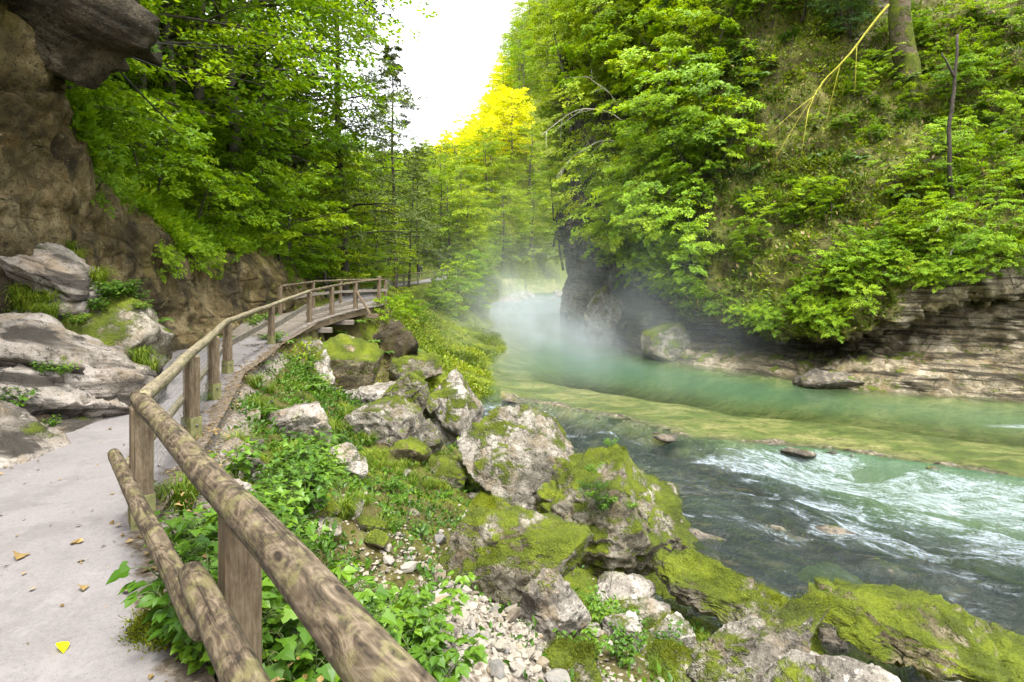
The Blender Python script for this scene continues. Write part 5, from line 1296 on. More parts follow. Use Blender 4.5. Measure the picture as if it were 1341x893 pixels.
# right slope
idx = np.nonzero((vegR.ravel() > .5) & (vvR.ravel() < 11.3))[0]
area = np.linalg.norm(np.cross(np.gradient(RW, axis=1), np.gradient(RW, axis=0)), axis=-1).ravel()
vis = ((PXR.ravel() > 690) & (PXR.ravel() < 1420) & (PYR.ravel() > -60))
w = area[idx] * vis[idx]; clump = np.clip(.50 + 1.5 * fbm(RW.reshape(-1, 3)[idx] * .55, 4, 111), .22, 1.3); w = w * clump / np.linalg.norm(RW.reshape(-1, 3)[idx], axis=1) ** 1.0
pick = ru.choice(idx, 42000, p=w / w.sum())
P = RW.reshape(-1, 3)[pick] + ru.normal(size=(42000, 3)) * .06; Nn = RNN.reshape(-1, 3)[pick]
tn = np.clip(.42 + .55 * fbm(P * .45, 3, 113) + ru.normal(size=len(P)) * .12, .05, .92)
A = plantlets(ru, P, Nn, 6, ru.uniform(.10, .26, len(P)), .5, .5, tn, 1.2)
V, F = rhombs(A[0], A[1], A[2], A[3], A[3] * .5)
g = Geo(); g.add(V, F, A[4]); tag(obj('undergrowth', g.mesh('undergrowth', L_FLOOR, False)), 'low mixed undergrowth over the right slope', kind='stuff')
# hanging grass on the right slope
pick = ru.choice(idx, 8000, p=w / w.sum()); P = RW.reshape(-1, 3)[pick]; Nn = RNN.reshape(-1, 3)[pick]
k = fbm(P * .5, 3, 117) > -.02; P = P[k]; Nn = Nn[k]; P = np.repeat(P, 5, 0) + ru.normal(size=(len(P) * 5, 3)) * .07; Nn = np.repeat(Nn, 5, 0)
D = norm(Nn * np.array([1, 1, 0]) + ru.normal(size=P.shape) * np.array([.5, .5, 0])); n = len(P)
V, F = blades(P, D, ru.uniform(.22, .55, n), ru.uniform(.014, .03, n), ru.uniform(.6, 1.35, n), ru)
g = Geo(); tt = np.clip(.45 + .5 * fbm(P * .7, 2, 119) + ru.normal(size=n) * .12, .05, .94); g.add(V, F, np.tile(tt, 3)); tag(obj('grass', g.mesh('grass', L_GRASS, False)), 'tufts of grass hanging on the right slope', kind='stuff')
# fallen dry leaves on the right slope
pick = ru.choice(idx, 17000, p=(area[idx] * vis[idx]) / (area[idx] * vis[idx]).sum()); P = RW.reshape(-1, 3)[pick] + RNN.reshape(-1, 3)[pick] * .04
kk = fbm(P * .4, 3, 121) > .0; P = P[kk]; Nn = RNN.reshape(-1, 3)[pick][kk]
V, F = rhombs(P, ru.normal(size=P.shape), Nn + ru.normal(size=P.shape) * .3, ru.uniform(.08, .18, len(P)), ru.uniform(.06, .11, len(P)), .2)
g = Geo(); g.add(V, F, ru.uniform(0.1, .9, len(P))); tag(obj('leaf_litter', g.mesh('leaf_litter', L_DRY, False)), 'dry fallen leaves on the right slope', kind='stuff')
# left hillside: cliff top and terrain
il = np.nonzero(vegL.ravel() > .5)[0]; wl_ = LW.reshape(-1, 3)[il]; pick = il[ru.integers(0, len(il), 9000)]
P1 = LW.reshape(-1, 3)[pick]
xs = ru.uniform(-26, 0, 26000); ys = ru.uniform(12, 62, 26000); dl = sdist(LEFT, xs, ys); k = (dl > .3) & (dl < 12); xs, ys = xs[k][:9000], ys[k][:9000]
P2 = p3(xs, ys, land(xs, ys)); P = np.concatenate([P1, P2]) + ru.normal(size=(len(P1) + len(P2), 3)) * .05
Nn = np.broadcast_to(norm(np.array([.6, -.2, .7])), P.shape)
A = plantlets(ru, P, Nn, 9, ru.uniform(.08, .19, len(P)), .5, .5, np.clip(.4 + .5 * fbm(P * .5, 3, 131) + ru.normal(size=len(P)) * .1, .05, .9), 1.3)
V, F = rhombs(A[0], A[1], A[2], A[3], A[3] * .5)
g = Geo(); g.add(V, F, A[4]); tag(obj('undergrowth', g.mesh('undergrowth', L_BEECH, False)), 'leafy undergrowth over the left hillside', kind='stuff')

# bank: small herbs, moss cushions and grass between the rocks
def bank_pts(n, xlo, xhi, ylo, yhi):
    x = ru.uniform(xlo, xhi, n); y = ru.uniform(ylo, yhi, n); z, I = land(x, y, full=True)
    return x, y, z, I
x, y, z, I = bank_pts(60000, -8, 7, 1.6, 16)
scree = np.exp(-(((x + .1) / 1.15) ** 2 + ((y - 4.8) / 1.6) ** 2))
dens = sstep(.15, .7, I['dF']) * sstep(.1, .5, I['dS']) * np.clip(.42 + 1.5 * fbm(p3(x, y) * .9, 4, 141), 0, 1) * (1 - np.clip(scree * 1.5, 0, .97)) / (1 + y * .05)
dens = dens * (.25 + .75 * sstep(4.2, 2.2, I['dF'])) 
k = ru.uniform(size=len(x)) < dens * .95; P = p3(x[k], y[k], z[k]); print('bank herbs', len(P))
A = plantlets(ru, P, np.broadcast_to(UP, P.shape), 6, ru.uniform(.035, .085, len(P)) , .6, .55, np.clip(.45 + .55 * fbm(P * .9, 3, 143) + ru.normal(size=len(P)) * .1, .05, .92), 1.6)
V, F = rhombs(A[0], A[1], A[2], A[3], A[3] * .6, six=True)
g = Geo(); g.add(V, F, np.tile(A[4], 2)); tag(obj('ground_cover', g.mesh('ground_cover', L_HERB, False)), 'small herbs over the river bank', kind='stuff')
# moss fuzz over mossy ground and mossy rocks: short blades
def fuzz(P, Nn, L, name, label, mat):
    n = len(P); D = norm(ru.normal(size=P.shape)); D = norm(D - Nn * (D * Nn).sum(1, keepdims=True))
    S = np.cross(Nn, D); L = L[:, None]
    q = P + Nn * L + D * L * .6
    V = np.stack([P - S * L * .22, P + S * L * .22, q], 1).reshape(-1, 3); F = np.arange(3 * n).reshape(-1, 3)
    g = Geo(); g.add(V, F, np.clip(.5 + .5 * fbm(P * 2.2, 3, 151) + ru.normal(size=n) * .14, .05, .94)); tag(obj(name, g.mesh(name, mat, False)), label, kind='stuff')
L_MOSS = leaf_mat('moss_blade', (.040, .052, .006), (.115, .145, .009), (.250, .290, .014), .3, .1, .8, vary=0.0)
FP, FN, FL = [], [], []
for tc, fn, mn in TOPS:
    up = fn[:, 2]; nz_ = fbm(tc * 2.2, 4, 161) + .25 * fbm(tc * 9, 2, 163)
    thr = {'mossy_limestone': -.04, 'grey_limestone': .14, 'pale_limestone': .34}.get(mn, .40)
    m_ = (up > -.15) & (nz_ + .22 * up > thr + .12) & (tc[:, 1] < 13)
    c = tc[m_]; 
    if not len(c): continue
    rep = 2
    c = np.repeat(c, rep, 0); nn_ = np.repeat(fn[m_], rep, 0)
    d = np.linalg.norm(c, axis=1); FP.append(c + ru.normal(size=c.shape) * .022); FN.append(nn_); FL.append(ru.uniform(.007, .019, len(c)))
x, y, z, I = bank_pts(170000, -6, 8, 2.5, 13)
mm = sstep(3.2, .8, I['dS']) * sstep(.05, .2, I['dS']) + .25 * sstep(.5, 1.5, I['dF']) * (I['dS'] > .1); mm = mm * np.clip(.5 + 1.6 * fbm(p3(x, y) * 1.3, 3, 165), 0, 1)
mm = mm * (1 - np.clip(1.5 * np.exp(-(((x + .1) / 1.15) ** 2 + ((y - 4.8) / 1.6) ** 2)), 0, 1))
k = ru.uniform(size=len(x)) < mm; FP.append(p3(x[k], y[k], z[k])); FN.append(land_normal(x[k], y[k])); FL.append(ru.uniform(.009, .024, k.sum()))
fuzz(np.concatenate(FP), np.concatenate(FN), np.concatenate(FL), 'moss', 'yellow green moss on the bank and its rocks', L_MOSS)
print('moss', sum(map(len, FP)))
# the far mossy shelf
x = ru.uniform(-7, 1, 55000); y = ru.uniform(13.5, 48, 55000); z, I = land(x, y, full=True)
k = (I['dF'] > .3) & (I['dS'] > .25) & (ru.uniform(size=len(x)) < np.clip(.45 + 1.3 * fbm(p3(x, y) * .7, 3, 171), 0, 1)) ; P = p3(x[k], y[k], z[k]); print('shelf', len(P))
A = plantlets(ru, P, np.broadcast_to(UP, P.shape), 6, ru.uniform(.05, .13, len(P)), .6, .5, np.clip(.55 + .6 * fbm(P * .6, 3, 173) + ru.normal(size=len(P)) * .1, .05, .92), 1.6)
V, F = rhombs(A[0], A[1], A[2], A[3], A[3] * .5)
g = Geo(); g.add(V, F, A[4]); tag(obj('ground_cover', g.mesh('ground_cover', L_FLOOR, False)), 'mossy low growth on the far bank beyond the bridge', kind='stuff')
# grass on rock ledges left of the path and along fence edge
def tuft(rng, n, L, spread, w=.008, bend=(.3, 1.1)):
    a = rng.uniform(0, 6.283, n); rr = spread * np.sqrt(rng.uniform(size=n)); P = np.stack([np.cos(a) * rr, np.sin(a) * rr, np.full(n, -.02)], -1)
    a2 = a + rng.normal(size=n) * .7; D = np.stack([np.cos(a2), np.sin(a2), 0 * a2], -1)
    V, F = blades(P, D, rng.uniform(.5, 1.1, n) * L, rng.uniform(.6, 1.3, n) * w, rng.uniform(*bend, n), rng)
    g = Geo(); g.add(V, F, np.tile(np.clip(rng.normal(.5, .2, n), .03, .95), 3)); return g.mesh('grass_tuft', L_GRASS, False)
TUFT = [tuft(np.random.default_rng(700 + k), 150, .34, .10, .009) for k in range(4)]
def put_tuft(px, py, s, label, group=None, Y=None):
    q = ground_px(px, py) if Y is None else at(px, py, Y)
    o = obj('grass_tuft', TUFT[ru.integers(4)], None, q); o.rotation_euler.z = ru.uniform(0, 6); o.scale = (s, s, s); tag(o, label, 'grass tuft', group)
put_tuft(234, 668, 1.15, 'lush grass tuft at the path edge by the corner post')
put_tuft(246, 650, .8, 'smaller grass tuft behind the lush tuft by the corner post')
for k in range(30):
    t = ru.uniform(0, 1); px = 330 + 150 * t + ru.normal() * 45; py = 545 + 80 * t + ru.normal() * 40
    put_tuft(px, py, ru.uniform(.6, 1.2), 'tuft of long grass among the herbs between fence and boulders', 'grass tufts between fence and boulders')
for k in range(34):
    px, py = ru.uniform(470, 640), ru.uniform(596, 640); put_tuft(px, py, ru.uniform(.4, .75), 'short grass tuft on the mossy hollow below the tall boulder', 'grass tufts in the mossy hollow')
for k in range(14):
    px, py = ru.uniform(860, 960), ru.uniform(805, 893); put_tuft(px, py, ru.uniform(.5, .85), 'grass tuft at the bottom of the bank near the long streaked rock', 'grass tufts beside the long streaked rock')
for k in range(16):
    px = ru.uniform(-10, 70); py = 395 - px * .05 + ru.normal() * 10; put_tuft(px, py + 4, ru.uniform(.6, 1.0), 'grass tuft growing on top of the left rocks', 'grass tufts on the left ledge', Y=7.95)
for k in range(10):
    px = ru.uniform(-10, 20); py = ru.uniform(290, 325); put_tuft(px, py, ru.uniform(.6, 1.0), 'grass tuft at the left edge above the pale pointed rock', 'grass tufts above the pointed rock', Y=8.6)

# ------------------------------------------------------------------ broad leaved plants in front
def lobed(rng, P, D, Nn, L, lobes=3):
    """serrated three or five lobed leaves as small fans"""
    D = norm(D); S = norm(np.cross(D, Nn)); Nn = np.cross(S, D); n = len(P)
    if lobes == 3:
        prof = [(0, 0), (.10, .30), (.02, .44), (.20, .58), (.34, .46), (.42, .30), (.56, .36), (.72, .24), (1.0, 0), (.72, -.24), (.56, -.36), (.42, -.30), (.34, -.46), (.20, -.58), (.02, -.44), (.10, -.30)]
    else:
        prof = [(0, 0), (.18, .30), (.42, .36), (.68, .24), (1.0, 0), (.68, -.24), (.42, -.36), (.18, -.30)]
    prof = np.array(prof); k = len(prof)
    ctr = P + D * (L * .36)[:, None] - Nn * (L * .03)[:, None]
    rim = P[:, None] + D[:, None] * (prof[:, 0] * L[:, None])[..., None] + S[:, None] * (prof[:, 1] * L[:, None])[..., None] + Nn[:, None] * ((np.abs(prof[:, 1]) * .22 - prof[:, 0] ** 2 * .22) * L[:, None])[..., None]
    V = np.concatenate([ctr[:, None], rim], 1).reshape(-1, 3); i = np.arange(n)[:, None, None] * (k + 1); j = np.arange(k)
    F = (i + np.stack([np.zeros(k, int), 1 + j, 1 + (j + 1) % k], -1)[None]).reshape(-1, 3)
    return V, F, k
def herb(seed, stems, H, L, lobes, per=3, levels=4):
    rng = np.random.default_rng(seed); gs = Geo(); Ps, Ds, Ns, Ls, Ts = [], [], [], [], []
    for s in range(stems):
        a = rng.uniform(0, 6.28); lean = rng.uniform(.1, .6); hh = H * rng.uniform(.6, 1.1); t = np.linspace(0, 1, 6)[:, None]
        b = np.array([math.cos(a), math.sin(a), 0]) * rng.uniform(0, .08)
        SP = b + np.array([math.cos(a) * lean, math.sin(a) * lean, 1]) * hh * t + np.array([math.cos(a), math.sin(a), -.5]) * hh * .18 * t ** 2
        add_tube(gs, SP, np.linspace(.0045, .002, 6), 4, False)
        t0 = rng.uniform(.25, .75)
        for lv in range(levels):
            f = .35 + .65 * (lv + .7) / levels; q = np.array([np.interp(f, t[:, 0], SP[:, c]) for c in range(3)])
            a1 = lv * 2.2 + rng.uniform(0, 6)
            for k in range(per):
                a2 = a1 + k * 6.283 / per + rng.normal() * .25; pl = L * rng.uniform(.5, 1.1)
                tip = q + np.array([math.cos(a2), math.sin(a2), rng.uniform(.05, .4)]) * pl
                add_tube(gs, [q, (q + tip) / 2 + [0, 0, .01], tip], .0016, 3, False)
                for j in range(3 if lobes == 5 else 1):
                    a3 = a2 + (0, 1.0, -1.0)[j]
                    Ps.append(tip); Ds.append([math.cos(a3), math.sin(a3), rng.uniform(-.35, .1)]); Ns.append(UP + rng.normal(size=3) * .25); Ls.append(L * rng.uniform(.75, 1.2) * (1 if j == 0 else .85)); Ts.append(np.clip(t0 + .1 * (f - .6) + rng.normal() * .1, .05, .95))
    V, F, k = lobed(rng, np.array(Ps), np.array(Ds), np.array(Ns), np.array(Ls), lobes)
    g = Geo(); g.add(V, F, np.repeat(Ts, k)); return gs.mesh('stem', M_STEM), g.mesh('foliage', L_HERB, False)
HERB3 = [proto('broadleaf_plant', 'plant', herb(800 + k, 7, .38, .072, 3), 'foliage', 'stem') for k in range(3)]
HERB5 = [proto('bramble_plant', 'plant', herb(810 + k, 6, .38, .066, 5), 'foliage', 'stem') for k in range(3)]
def fern(seed):
    rng = np.random.default_rng(seed); gs = Geo(); Ps, Ds, Ns, Ls, Ts = [], [], [], [], []
    for s in range(9):
        a = s * 6.283 / 9 + rng.normal() * .2; ln = rng.uniform(.35, .55); t = np.linspace(0, 1, 8)[:, None]; d = np.array([math.cos(a), math.sin(a), 0]); sd = np.array([-d[1], d[0], 0])
        SP = d * ln * t + UP * ln * (1.0 * t - .85 * t ** 2); add_tube(gs, SP, np.linspace(.004, .0015, 8), 4, False); t0 = rng.uniform(.35, .8)
        for f in np.linspace(.15, .98, 20):
            q = np.array([np.interp(f, t[:, 0], SP[:, c]) for c in range(3)])
            for sg in (1, -1): Ps.append(q); Ds.append(sd * sg + d * .35); Ns.append(UP + d * f * .8 + rng.normal(size=3) * .1); Ls.append(.13 * (1.05 - f) ** .7 + .012); Ts.append(np.clip(t0 + rng.normal() * .07, .05, .95))
    V, F = rhombs(np.array(Ps), np.array(Ds), np.array(Ns), np.array(Ls), np.array(Ls) * .3); g = Geo(); g.add(V, F, np.array(Ts))
    return gs.mesh('stem', M_STEM), g.mesh('frond', L_HERB, False)
FERN = [proto('fern', 'fern', fern(820 + k), 'frond', 'stem') for k in range(2)]
def put(pr_, px, py, s, label, group=None, Y=None):
    q = ground_px(px, py) if Y is None else at(px, py, Y)
    plant(pr_, (q[0], q[1], q[2] - .02), ru.uniform(0, 6.28), s, label, group)
G1 = 'broad leaved plants beyond the fence'
for k in range(74):
    u = ru.uniform(); px = 300 + 210 * u + ru.normal() * 48; py = 610 + 290 * ru.uniform()
    if px > interp(py, [560, 640, 750, 893], [410, 375, 385, 470]) or px < 215 + (py - 640) * .25: continue
    P_ = (HERB3, HERB3, HERB5)[ru.integers(3)]; put(P_[ru.integers(3)], px, py + 18, ru.uniform(.7, 1.3), 'lush broad leaved plant in the green bank just beyond the wooden fence', G1)
for k in range(16):
    px, py = ru.uniform(380, 430), ru.uniform(600, 700); put(HERB3[ru.integers(3)], px, py, ru.uniform(.8, 1.2), 'lush broad leaved plant in the green bank just beyond the wooden fence', G1)
for k in range(6):
    px, py = ru.uniform(500, 570), ru.uniform(835, 900); put(HERB5[ru.integers(3)], px, py, ru.uniform(.9, 1.3), 'bramble with compound leaves reaching over the scree beside the near rail', 'brambles by the scree')
for k in range(14):
    px, py = ru.uniform(262, 335), ru.uniform(700, 900); put(HERB3[ru.integers(3)], px, py, ru.uniform(.45, .8), 'leafy plant growing between the rails at the path edge', 'plants under the near rails')
for k in range(14):
    px, py = ru.uniform(330, 480), ru.uniform(545, 640); put(FERN[k % 2], px, py, ru.uniform(.6, 1.1), 'green fern among grass and stones near the second fence span', 'ferns near the fence')
for k in range(12):
    px, py = ru.uniform(750, 880), ru.uniform(720, 870); put(HERB5[ru.integers(3)], px, py, ru.uniform(.5, .9), 'small leafy plant on the mossy ground right of the white pointed rock', 'plants right of the pointed rock')
for k in range(12):
    px, py = ru.uniform(300, 440), ru.uniform(440, 510); put(FERN[k % 2] if k % 3 else HERB3[0], px, py, ru.uniform(.6, 1.1), 'fern on the green verge beside the second fence span and bridge end', 'ferns on the verge')
for k in range(10):
    px, py = ru.uniform(500, 660), ru.uniform(640, 720); put(HERB3[ru.integers(3)], px, py, ru.uniform(.4, .7), 'small bluish leaved plant between the grass hollow and the low slab', 'small plants in the hollow')
for (px, py, Y, s, lab) in ((58, 490, 6.6, .5, 'leafy tuft in a crack of the left slab'), (85, 492, 6.6, .55, 'second leafy tuft in a crack of the left slab'), (18, 540, 6.2, .75, 'leafy plant at the left edge under the slab'), (66, 560, 6.3, .4, 'small leafy plant beside the low rounded rock'), (128, 532, 7.2, .55, 'leafy plant where the slab meets the path'), (150, 505, 7.6, .5, 'dark leaved plant in the notch at the end of the slab'),
        (150, 430, 9.6, .9, 'white flowered herb behind the upright pale stone'), (165, 455, 10.2, .9, 'herb at the foot of the brown rock face'), (130, 405, 9.6, .9, 'herb behind the pale pointed rock'), (110, 385, 9.4, .8, 'herb on the ledge below the brown rock face'), (70, 385, 8.4, .7, 'herb among grass on the pale ledge'), (330, 430, 13.5, 1.0, 'fern patch beside the path opposite the bridge'), (350, 425, 14.5, 1.0, 'second fern patch beside the path opposite the bridge')):
    put((HERB5 if 'herb' in lab else HERB3)[ru.integers(3)], px, py, s, lab, None, Y)
def on_rock(T, n, up, flt=None):
    k = np.nonzero((T[1][:, 2] > up) & ((T[1][:, 1] < .5)))[0]; return T[0][ru.choice(k, n)]
for q in on_rock(MOUND, 52, .0):
    plant((HERB5 + HERB3 + FERN)[ru.integers(8)], q - UP * .03, ru.uniform(0, 6.28), ru.uniform(.45, .8), 'small herb on the earthy mound between the left rocks and the brown rock face', 'herbs behind the left rocks')
LR = [T for T in TOPS if T[2] == 'brown_limestone' and T[0][:, 0].mean() < -4.5 and 7 < T[0][:, 1].mean() < 9.2 and T[0][:, 2].max() > 1.2]
for T in LR[:3]:
    for q in on_rock(T, 16, .55):
        if q[1] < T[0][:, 1].mean() - .1: continue
        o = obj('grass_tuft', TUFT[ru.integers(4)], None, q); o.rotation_euler.z = ru.uniform(0, 6); o.scale = (ru.uniform(.6, 1.1),) * 3; tag(o, 'grass tuft growing on top of the left rocks', 'grass tuft', 'grass tufts on the left ledge')
for k in range(60):
    px, py = ru.uniform(880, 1360), ru.uniform(20, 270); p_, n_ = wall_px(px, py)
    P_ = FERN[k % 2] if k % 3 else HERB3[k % 3]
    plant(P_, p_ - n_ * .03, ru.uniform(0, 6.28), ru.uniform(1.1, 2.3), 'fern or tall herb on the upper open part of the right slope', 'ferns on the open right slope', (.35, -.15))
for (px, py, s) in ((440, 440, 1.5), (470, 432, 1.2), (425, 470, 1.2), (520, 412, 1.4), (545, 425, 1.3), (505, 470, 1.2), (575, 440, 1.3), (610, 455, 1.2), (540, 465, 1.2), (590, 420, 1.4), (560, 400, 1.3), (490, 455, 1.1)):
    put(FERN[int(px) % 2], px, py, s, 'fern hanging on the mossy bank around the gully under the footbridge', 'ferns around the gully')
# seedlings on the big mossy boulder
for k in range(9):
    px, py = 790 + ru.normal() * 22, 640 + ru.normal() * 30; put(HERB5[ru.integers(3)], px, py, ru.uniform(.4, .65), 'small green seedling rooted on the big mossy boulder', 'seedlings on the mossy boulder', 9.0)

# ------------------------------------------------------------------ dead wood
def stick(name, label, pts, r0, r1, mat, cat='branch', twigs=0, group=None, seed=1):
    rng = np.random.default_rng(seed); pts = np.asarray(pts, float); n = 18; L = np.linspace(0, 1, len(pts)); t = np.linspace(0, 1, n)
    P = np.stack([np.interp(t, L, pts[:, c]) for c in range(3)], -1); sc = np.linalg.norm(pts[-1] - pts[0])
    k = np.ones(5) / 5; Q = np.pad(P, ((2, 2), (0, 0)), 'edge'); P = np.stack([np.convolve(Q[:, c], k, 'valid') for c in range(3)], -1)
    P = P + np.stack([fbm(p3(t * 4 + seed * 3.1, 0 * t), 3, 5 + c) for c in range(3)], -1) * sc * .03
    g = Geo(); add_tube(g, P, np.linspace(r0, r1, n), 7)
    for q in range(twigs):
        i = int(4 + (n - 6) * (q + rng.uniform(.1, .9)) / twigs); d = norm(P[i + 1] - P[i]) + norm(rng.normal(size=3)) * .8; l = sc * rng.uniform(.12, .3); s = np.linspace(0, 1, 5)[:, None]
        add_tube(g, P[i] + d * l * s - UP * l * .2 * s ** 2, np.linspace(r1 * 1.1 + .1 * (r0 - r1), r1 * .5, 5), 5)
    return tag(obj(name, g.mesh(name, mat)), label, cat, group)
stick('dead_branch', 'pale bare branch arching down from the dark cliff towards the pool', [at(822, 190, 41), at(790, 182, 41), at(760, 195, 41), at(738, 220, 41), at(726, 238, 41)], .07, .02, W_TWIG, twigs=4, seed=2)
stick('dead_branch', 'upper pale bare branch crossing in front of the bright leaves', [at(828, 172, 40), at(795, 143, 40), at(760, 140, 40), at(730, 160, 40), at(705, 182, 40)], .05, .015, W_TWIG, twigs=6, seed=3)
stick('dead_branch', 'short pale bare twig standing above the two arching branches', [at(822, 155, 40), at(800, 125, 40), at(778, 104, 40), at(765, 100, 40)], .04, .012, W_TWIG, twigs=4, seed=4)
p_, n_ = wall_px(1252, 272); Yd = p_[1] - .3
stick('dead_tree', 'thin dark dead trunk standing upright on the open right slope', [p_, at(1245, 210, Yd), at(1242, 150, Yd), at(1249, 90, Yd), at(1251, 38, Yd)], .10, .05, W_DARK, 'dead tree', 1, seed=5)
p_, n_ = wall_px(1182, 92); Ym = p_[1] - .2
stick('mossy_tree', 'thick mossy tree trunk cut by the top edge of the picture', [p_ - UP * 1.6, p_ - UP * .2, at(1180, 40, Ym), at(1176, -10, Ym), at(1176, -120, Ym + .4), at(1184, -300, Ym + 1)], .66, .34, W_MOSSB, 'tree', 0, seed=6)
stick('mossy_branch', 'long yellow mossy branch hanging from the mossy trunk down the slope', [at(1165, 6, Ym - .4), at(1135, 40, Ym - 1.6), at(1110, 80, Ym - 2.2), at(1078, 102, Ym - 2.8), at(1058, 130, Ym - 3.2), at(1050, 160, Ym - 3.6)], .065, .016, W_YMOSS, twigs=7, seed=7)
p_, n_ = wall_px(1205, 362); stick('mossy_root', 'yellow mossy root curling over the rock lip', [at(1188, 348, p_[1] - .3), at(1196, 360, p_[1] - .5), at(1210, 362, p_[1] - .5), at(1218, 356, p_[1] - .4)], .09, .04, W_YMOSS, 'root', 2, seed=8)
for k, (a, b, c, lab) in enumerate((((1240, 340), (1262, 315), (1300, 290), 'pale dead stick leaning on the lower right slope'), ((1205, 330), (1230, 300), (1245, 280), 'second pale dead stick below the thin dead trunk'), ((1300, 190), (1318, 170), (1336, 160), 'grey dead stick at the right edge of the slope'))):
    Yk = wall_px(*a)[0][1] - .4; stick('dead_stick', lab, [at(*a, Yk), at(*b, Yk), at(*c, Yk + .4)], .035, .012, W_TWIG, 'stick', 3, seed=20 + k)
def bank_stick(lab, a, b, lift, r, seed, mat=W_TWIG, tw=2):
    p0, p1 = ground_px(*a), ground_px(*b); stick('dead_stick', lab, [p0 + UP * .02, (p0 + p1) / 2 + UP * lift, p1 + UP * lift * .8], r, r * .4, mat, 'stick', tw, seed=seed)
bank_stick('dry brown twig lying from the herbs to the scree', (484, 750), (550, 728), .10, .010, 31, W_DARK)
bank_stick('pale broken log end beside the small mossy hump', (602, 684), (618, 662), .06, .028, 32, W_TWIG, 0)
bank_stick('pale thin stick standing up below the tall boulder', (624, 600), (634, 575), .30, .009, 33, W_TWIG, 1)
bank_stick('tangled dry stalks right of the low slab', (798, 715), (790, 640), .18, .008, 34, W_TWIG, 3)
bank_stick('grey twig on the ground by the yellow grey block', (470, 510), (430, 535), .10, .012, 35, W_TWIG, 3)
bank_stick('dark twig curved over the scree near the low slab', (535, 690), (540, 660), .10, .008, 36, W_DARK, 2)

# fallen leaves on the path
lm = []
for k in range(3):
    V, F, kk = lobed(ru, np.zeros((1, 3)), np.array([[1, 0, .05]]), np.array([[0, .15, 1]]), np.array([1.0]), (3, 5, 5)[k]); g = Geo(); g.add(V, F, np.full(len(F), .5)); lm.append(g.mesh('fallen_leaf', L_DRY, False))
for px, py, s, lab in ((27, 738, .085, 'curled tan leaf at the left edge of the path'), (106, 747, .055, 'small brown leaf near the middle of the path'), (160, 792, .06, 'grey brown leaf lying towards the fence'), (108, 780, .055, 'brown leaf in front of the small brown leaf'), (44, 786, .03, 'tiny leaf scrap on the near path'), (110, 720, .06, 'flat pale leaf further up the path'), (100, 722, .05, 'second flat pale leaf further up the path'), (98, 700, .04, 'brown leaf scrap on the middle path'), (80, 858, .075, 'bright yellow leaf on the dirt at the bottom of the path'), (150, 700, .045, 'brown leaf by the corner post')):
    g0 = ground_px(px, py); m_ = lm[ru.integers(3)]
    if 'yellow' in lab: m_ = m_.copy(); m_.materials[0] = L_SUN_YELLOW
    o = obj('fallen_leaf', m_, None, (g0[0], g0[1], g0[2] + .055)); o.scale = (s,) * 3; o.rotation_euler = (ru.normal() * .15, ru.normal() * .15, ru.uniform(0, 6)); tag(o, lab, 'leaf')
# crumbs of leaf and grit along the path edges
x = ru.uniform(-7.5, 0, 30000); y = ru.uniform(1.6, 14, 30000); a = fence_x(y) - x; b = x - left_x(y)
wgt = np.exp(-np.clip(a + .05, 0, 9) / .16) + .8 * np.exp(-np.clip(b - .55, 0, 9) / .3) * (b > .2) + .022
k = (ru.uniform(size=len(x)) < wgt * .8) & (a > -.45); P = p3(x[k], y[k], zpath(y[k]) + .02 + fbm(p3(x[k], y[k]) * .7, 3, 5) * .018)
s = np.clip(ru.lognormal(-3.6, .5, len(P)), .008, .07)
V, F = rhombs(P, ru.normal(size=P.shape) * np.array([1, 1, .15]), UP + ru.normal(size=P.shape) * .3, s, s * .6, .25)
g = Geo(); g.add(V, F, ru.uniform(0, .8, len(P))); tag(obj('leaf_litter', g.mesh('leaf_litter', L_DRY, False)), 'dry leaf crumbs along the edges of the path', kind='stuff')

# ------------------------------------------------------------------ mist over the pool
m, nt = new_mat('river_mist'); N = NT(nt); p = N.n('ShaderNodeTexCoord').outputs['Object']
sx = N.n('ShaderNodeSeparateXYZ'); N.l(p, sx.inputs[0]); X_, Y_, Z_ = sx.outputs
def gauss(s, c, w): return N.math('POWER', 2.718, N.math('MULTIPLY', N.math('POWER', N.math('DIVIDE', N.math('SUBTRACT', s, c), w), 2.0), -1.0))
zz = N.math('POWER', 2.718, N.math('MULTIPLY', N.math('MAXIMUM', N.math('ADD', Z_, 1.4), 0.0), -.46))
body = N.math('MULTIPLY', gauss(Y_, 54.0, 15.0), N.math('ADD', gauss(X_, 1.5, 5.6), N.math('MULTIPLY', gauss(X_, 9.0, 6.0), .0)))
nz_ = N.noise(N.vmap(p, (1, .6, 1.2)), .30, 4, .6, .5)
low = N.math('MULTIPLY', N.math('MULTIPLY', gauss(Y_, 34.0, 9.0), gauss(X_, 7.0, 6.5)), .75)
den = N.math('MULTIPLY', N.math('MULTIPLY', N.math('ADD', body, low), zz), N.math('MULTIPLY', N.sm(nz_, .34, .64), .105))
pv = N.n('ShaderNodeVolumePrincipled'); pv.inputs['Color'].default_value = (.86, .93, 1.0, 1); pv.inputs['Anisotropy'].default_value = .25; N.l(den, pv.inputs['Density'])
N.out(None, pv.outputs[0])
if hasattr(m, 'volume_sampling'): pass
V = np.array([(x, y, z) for x in (-9, 16) for y in (24, 80) for z in (-3.6, 12)], float); F = np.array([(0, 1, 3, 2), (4, 6, 7, 5), (0, 4, 5, 1), (2, 3, 7, 6), (0, 2, 6, 4), (1, 5, 7, 3)])
o = obj('mist', mk_mesh('mist', V, F, m, False)); tag(o, 'pale mist drifting over the pool', kind='stuff')

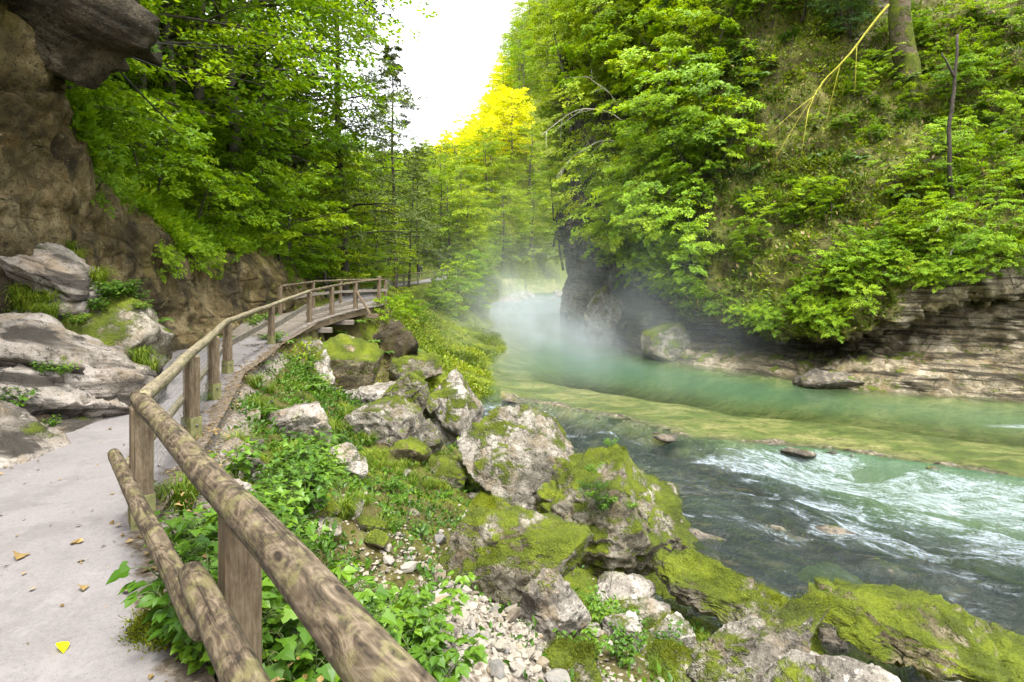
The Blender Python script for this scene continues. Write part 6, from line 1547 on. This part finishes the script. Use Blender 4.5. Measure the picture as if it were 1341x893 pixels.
# ------------------------------------------------------------------ light, sky, camera
W = bpy.data.worlds.new('World'); SC.world = W; W.use_nodes = True; nt = W.node_tree; N = NT(nt); nt.nodes.clear()
SUN_EL, SUN_AZ = math.radians(70), math.radians(160)          # azimuth clockwise from straight ahead
sky = N.n('ShaderNodeTexSky', sky_type='NISHITA'); sky.sun_disc = False; sky.sun_elevation = SUN_EL; sky.sun_rotation = SUN_AZ
sky.air_density = 1.0; sky.dust_density = 4.0; sky.ozone_density = 1.0
hs = N.n('ShaderNodeHueSaturation'); hs.inputs['Saturation'].default_value = .12; N.l(sky.outputs[0], hs.inputs['Color'])
bg = N.n('ShaderNodeBackground'); bg.inputs['Strength'].default_value = .15; N.l(hs.outputs[0], bg.inputs[0])
wo = N.n('ShaderNodeOutputWorld'); N.l(bg.outputs[0], wo.inputs[0])
ld = bpy.data.lights.new('Sun', 'SUN'); ld.energy = 1.0; ld.angle = math.radians(14); ld.color = (1.0, .95, .86)
so_ = bpy.data.objects.new('Sun', ld); COL.objects.link(so_)
sd_ = Vector((math.sin(SUN_AZ) * math.cos(SUN_EL), math.cos(SUN_AZ) * math.cos(SUN_EL), math.sin(SUN_EL)))
so_.rotation_euler = sd_.to_track_quat('Z', 'Y').to_euler(); so_.location = (0, 0, 60)
cd = bpy.data.cameras.new('Camera'); cam = bpy.data.objects.new('Camera', cd); COL.objects.link(cam)
cd.sensor_width = 36; cd.lens = 36 * FPX / 1341; cd.shift_y = -(446.5 - HY) / 1341; cd.clip_end = 1500; cd.clip_start = .05
cam.location = (0, 0, CAMZ); cam.rotation_euler = (math.radians(90), 0, 0); SC.camera = cam
vs = SC.view_settings; vs.view_transform = 'Standard'; vs.look = 'None'; vs.gamma = 1; vs.use_curve_mapping = False; vs.exposure = 2.35
cy = SC.cycles; cy.use_denoising = True; cy.denoiser = 'OPENIMAGEDENOISE'; cy.max_bounces = 10; cy.diffuse_bounces = 7; cy.glossy_bounces = 3; cy.transmission_bounces = 4; cy.transparent_max_bounces = 12
cy.volume_bounces = 1; cy.volume_step_rate = 6.0; cy.volume_max_steps = 48; cy.use_adaptive_sampling = True; cy.adaptive_threshold = .01; cy.denoising_prefilter = 'ACCURATE'; cy.denoising_input_passes = 'RGB_ALBEDO_NORMAL'
cy.caustics_reflective = False; cy.caustics_refractive = False; cy.sample_clamp_indirect = 6
